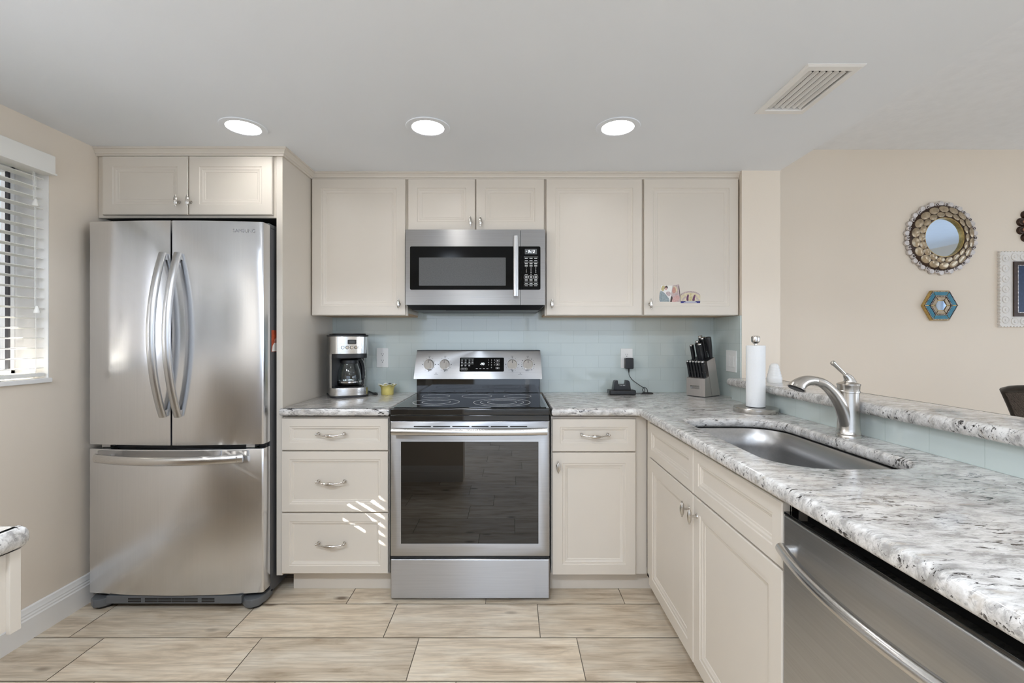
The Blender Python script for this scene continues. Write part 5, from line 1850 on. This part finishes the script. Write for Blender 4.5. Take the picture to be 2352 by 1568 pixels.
for r in (0.1018, 0.066):
    mb = MB()
    for i in range(6):
        a, b = Vector(hexa(r, 0.0228)[i]), Vector(hexa(r, 0.0228)[(i + 1) % 6])
        m = 11 if r > 0.09 else 7
        for k in range(m):
            c = a + (b - a) * ((k + 0.5) / m)
            mb.box(c.x - 0.0022, c.x + 0.0022, c.y - 0.0008, c.y + 0.0008, c.z - 0.0014, c.z + 0.0014)
    mb.build('beaded_edge', MAT['silver_leaf'], t, smooth=False)
mb = MB(); mb.loft([hexa(0.033, 0.012), hexa(0.033, 0.0185)]); mb.build('mirror_glass', MAT['blue_mirror'], t, smooth=False)

wx0, wx1, wz0, wz1 = 3.020, 3.375, 1.318, 1.789
t = thing('wall_mirror', 'rectangular dark mirror in a white carved frame at the right edge', 'mirror', ((wx0 + wx1) / 2, YB, (wz0 + wz1) / 2))
def scallop(x0, x1, z0, z1, pitch, amp):
    pts = []
    for (a, b) in (((x0, z0), (x1, z0)), ((x1, z0), (x1, z1)), ((x1, z1), (x0, z1)), ((x0, z1), (x0, z0))):
        a, b = Vector(a), Vector(b)
        d = b - a
        m = int(round(d.length / pitch))
        nrm = Vector((d.y, -d.x)).normalized()
        for k in range(m):
            pts.append(a + d * (k / m))
            pts.append(a + d * ((k + 0.5) / m) + nrm * (-amp))
    return [(p.x, p.y) for p in pts]
o_ = scallop(wx0, wx1, wz0, wz1, 0.0195, 0.007)
inn = []
IX0, IX1, IZ0, IZ1 = wx0 + 0.082, wx1 - 0.082, wz0 + 0.066, wz1 - 0.066
cxm, czm = (wx0 + wx1) / 2, (wz0 + wz1) / 2
def clampin(p):
    return (min(max(p[0], IX0), IX1), min(max(p[1], IZ0), IZ1))
inn = [clampin(p) for p in o_]
mb = MB()
mb.loft([[FW(a, b, 0.0005) for a, b in o_], [FW(a, b, 0.016) for a, b in o_]])
mb.build('carved_frame', MAT['white_wood'], t, smooth=False)
mb = MB()
def boss(u, v):
    c = lambda r: [(u + r * math.cos(2 * PI * k / 24), v + r * math.sin(2 * PI * k / 24)) for k in range(24)]
    mb.loft([[FW(a, b, n) for a, b in c(r)] for r, n in ((0.0235, 0.0155), (0.0225, 0.0195), (0.0185, 0.0205), (0.0165, 0.0185), (0.0085, 0.0185), (0.0075, 0.0215), (0.004, 0.0225))])
for k in range(7):
    v = wz0 + 0.045 + (wz1 - wz0 - 0.09) * k / 6
    boss(wx0 + 0.038, v); boss(wx1 - 0.038, v)
for k in range(1, 5):
    u = wx0 + 0.038 + (wx1 - wx0 - 0.076) * k / 5
    boss(u, wz0 + 0.036); boss(u, wz1 - 0.036)
mb.build('carved_rosettes', MAT['white_wood'], t, angle=40)
mb = MB()
ou = [(IX0, IZ0), (IX1, IZ0), (IX1, IZ1), (IX0, IZ1)]
mb.ring2d(ou, offset_loop(ou, -0.026), FW, 0.014, 0.024)
mb.build('dark_inlay', MAT['bronze_dark'], t, smooth=False)
mb = MB()
lp = offset_loop(ou, -0.024)
for i in range(4):
    a, b = Vector(lp[i]), Vector(lp[(i + 1) % 4])
    m = int((b - a).length / 0.0085)
    for k in range(m):
        c = a + (b - a) * ((k + 0.5) / m)
        mbox(mb, FW, c.x - 0.0022, c.x + 0.0022, c.y - 0.0022, c.y + 0.0022, 0.0235, 0.0255)
mb.build('beaded_edge', MAT['silver_leaf'], t, smooth=False)
mb = MB()
li = offset_loop(ou, -0.0255)
mb.loft([[FW(a, b, 0.012) for a, b in li], [FW(a, b, 0.018) for a, b in li]])
mb.build('mirror_glass', MAT['navy_mirror'], t, smooth=False)

gx, gz = 3.262, 1.945
t = thing('wall_mirror', 'flower-shaped dark mirror above the white framed mirror, mostly out of view', 'mirror', (gx, YB, gz))
mb = MB()
for i in range(12):
    u, v = polar(gx, gz, 0.100, PI / 12 + 2 * PI * i / 12)
    mdisc(mb, FW, u, v, 0.0255, 0.0005, 0.014, 20, 0.021)
    mdisc(mb, FW, u, v, 0.013, 0.014, 0.019, 14, 0.009)
mb.build('petals', MAT['bronze_dark'], t, angle=40)
mb = MB()
for i in range(12):
    u, v = polar(gx, gz, 0.094, PI / 12 + 2 * PI * i / 12)
    mdisc(mb, FW, u, v, 0.010, 0.0185, 0.022, 14, 0.007)
mb.build('petal_caps', MAT['copper_leaf'], t, angle=40)
mb = MB()
mb.loft([[FW(a, b, n) for a, b in circ(gx, gz, r)] for r, n in ((0.092, 0.0005), (0.090, 0.016), (0.060, 0.022), (0.056, 0.018))])
mb.build('frame', MAT['bronze_dark'], t, angle=40)
mb = MB()
mb.loft([[FW(a, b, n) for a, b in circ(gx, gz, 0.055)] for n in (0.016, 0.0195)])
mb.build('mirror_glass', MAT['blue_mirror'], t, smooth=False)

# ------------------------------------------------------------------ chair beyond the bar
t = thing('bar_chair', 'dark woven-back chair standing beyond the bar ledge', 'chair', (2.44, 1.75, 0), math.radians(-86))
mb = MB()
n = 14
rows = []
HB = 0.225
def back_pt(u, v, d):
    # back shell, front towards +Y of the chair: curls rearwards at the top
    curl = 0.11 * max(0, (v - 0.62) / 0.41) ** 2
    return (u, -0.19 - curl + 0.035 * (1 - (u / HB) ** 2) * -1 + d, v - 0.02 * (abs(u) / HB) ** 3)
vv = [0.60 + 0.445 * i / 12 for i in range(13)]
uu = [-HB + 2 * HB * i / n for i in range(n + 1)]
ringsb = []
for v in vv:
    ringsb.append([back_pt(u, v, 0.012) for u in uu] + [back_pt(u, v, -0.012) for u in uu[::-1]])
mb.loft(ringsb)
mb.build('backrest', MAT['woven_wicker'], t, local=True, angle=50)
mb = MB()
edge = [back_pt(-HB, v, 0) for v in vv] + [back_pt(u, vv[-1], 0) for u in uu[1:]] + [back_pt(HB, v, 0) for v in vv[::-1][1:]]
mb.tube(edge, 0.0155, 12)
mb.build('back_frame', MAT['black_lacquer'], t, local=True, angle=60)
mb = MB(); mb.box(-0.22, 0.22, -0.20, 0.22, 0.575, 0.625, 0.015, 3); mb.build('seat', MAT['woven_wicker'], t, local=True)
for sx_ in (-1, 1):
    for sy_ in (-1, 1):
        mb = MB()
        mb.tube([(sx_ * 0.195, sy_ * 0.185, 0.58), (sx_ * 0.215, sy_ * 0.205, 0.0)], [0.019, 0.014], 12)
        mb.build('leg', MAT['black_lacquer'], t, local=True)
mb = MB()
for sy_ in (-1, 1):
    mb.tube([(-0.208, sy_ * 0.198, 0.2), (0.208, sy_ * 0.198, 0.2)], 0.010, 10)
for sx_ in (-1, 1):
    mb.tube([(sx_ * 0.208, -0.198, 0.26), (sx_ * 0.208, 0.198, 0.26)], 0.010, 10)
mb.build('stretcher', MAT['black_lacquer'], t, local=True)
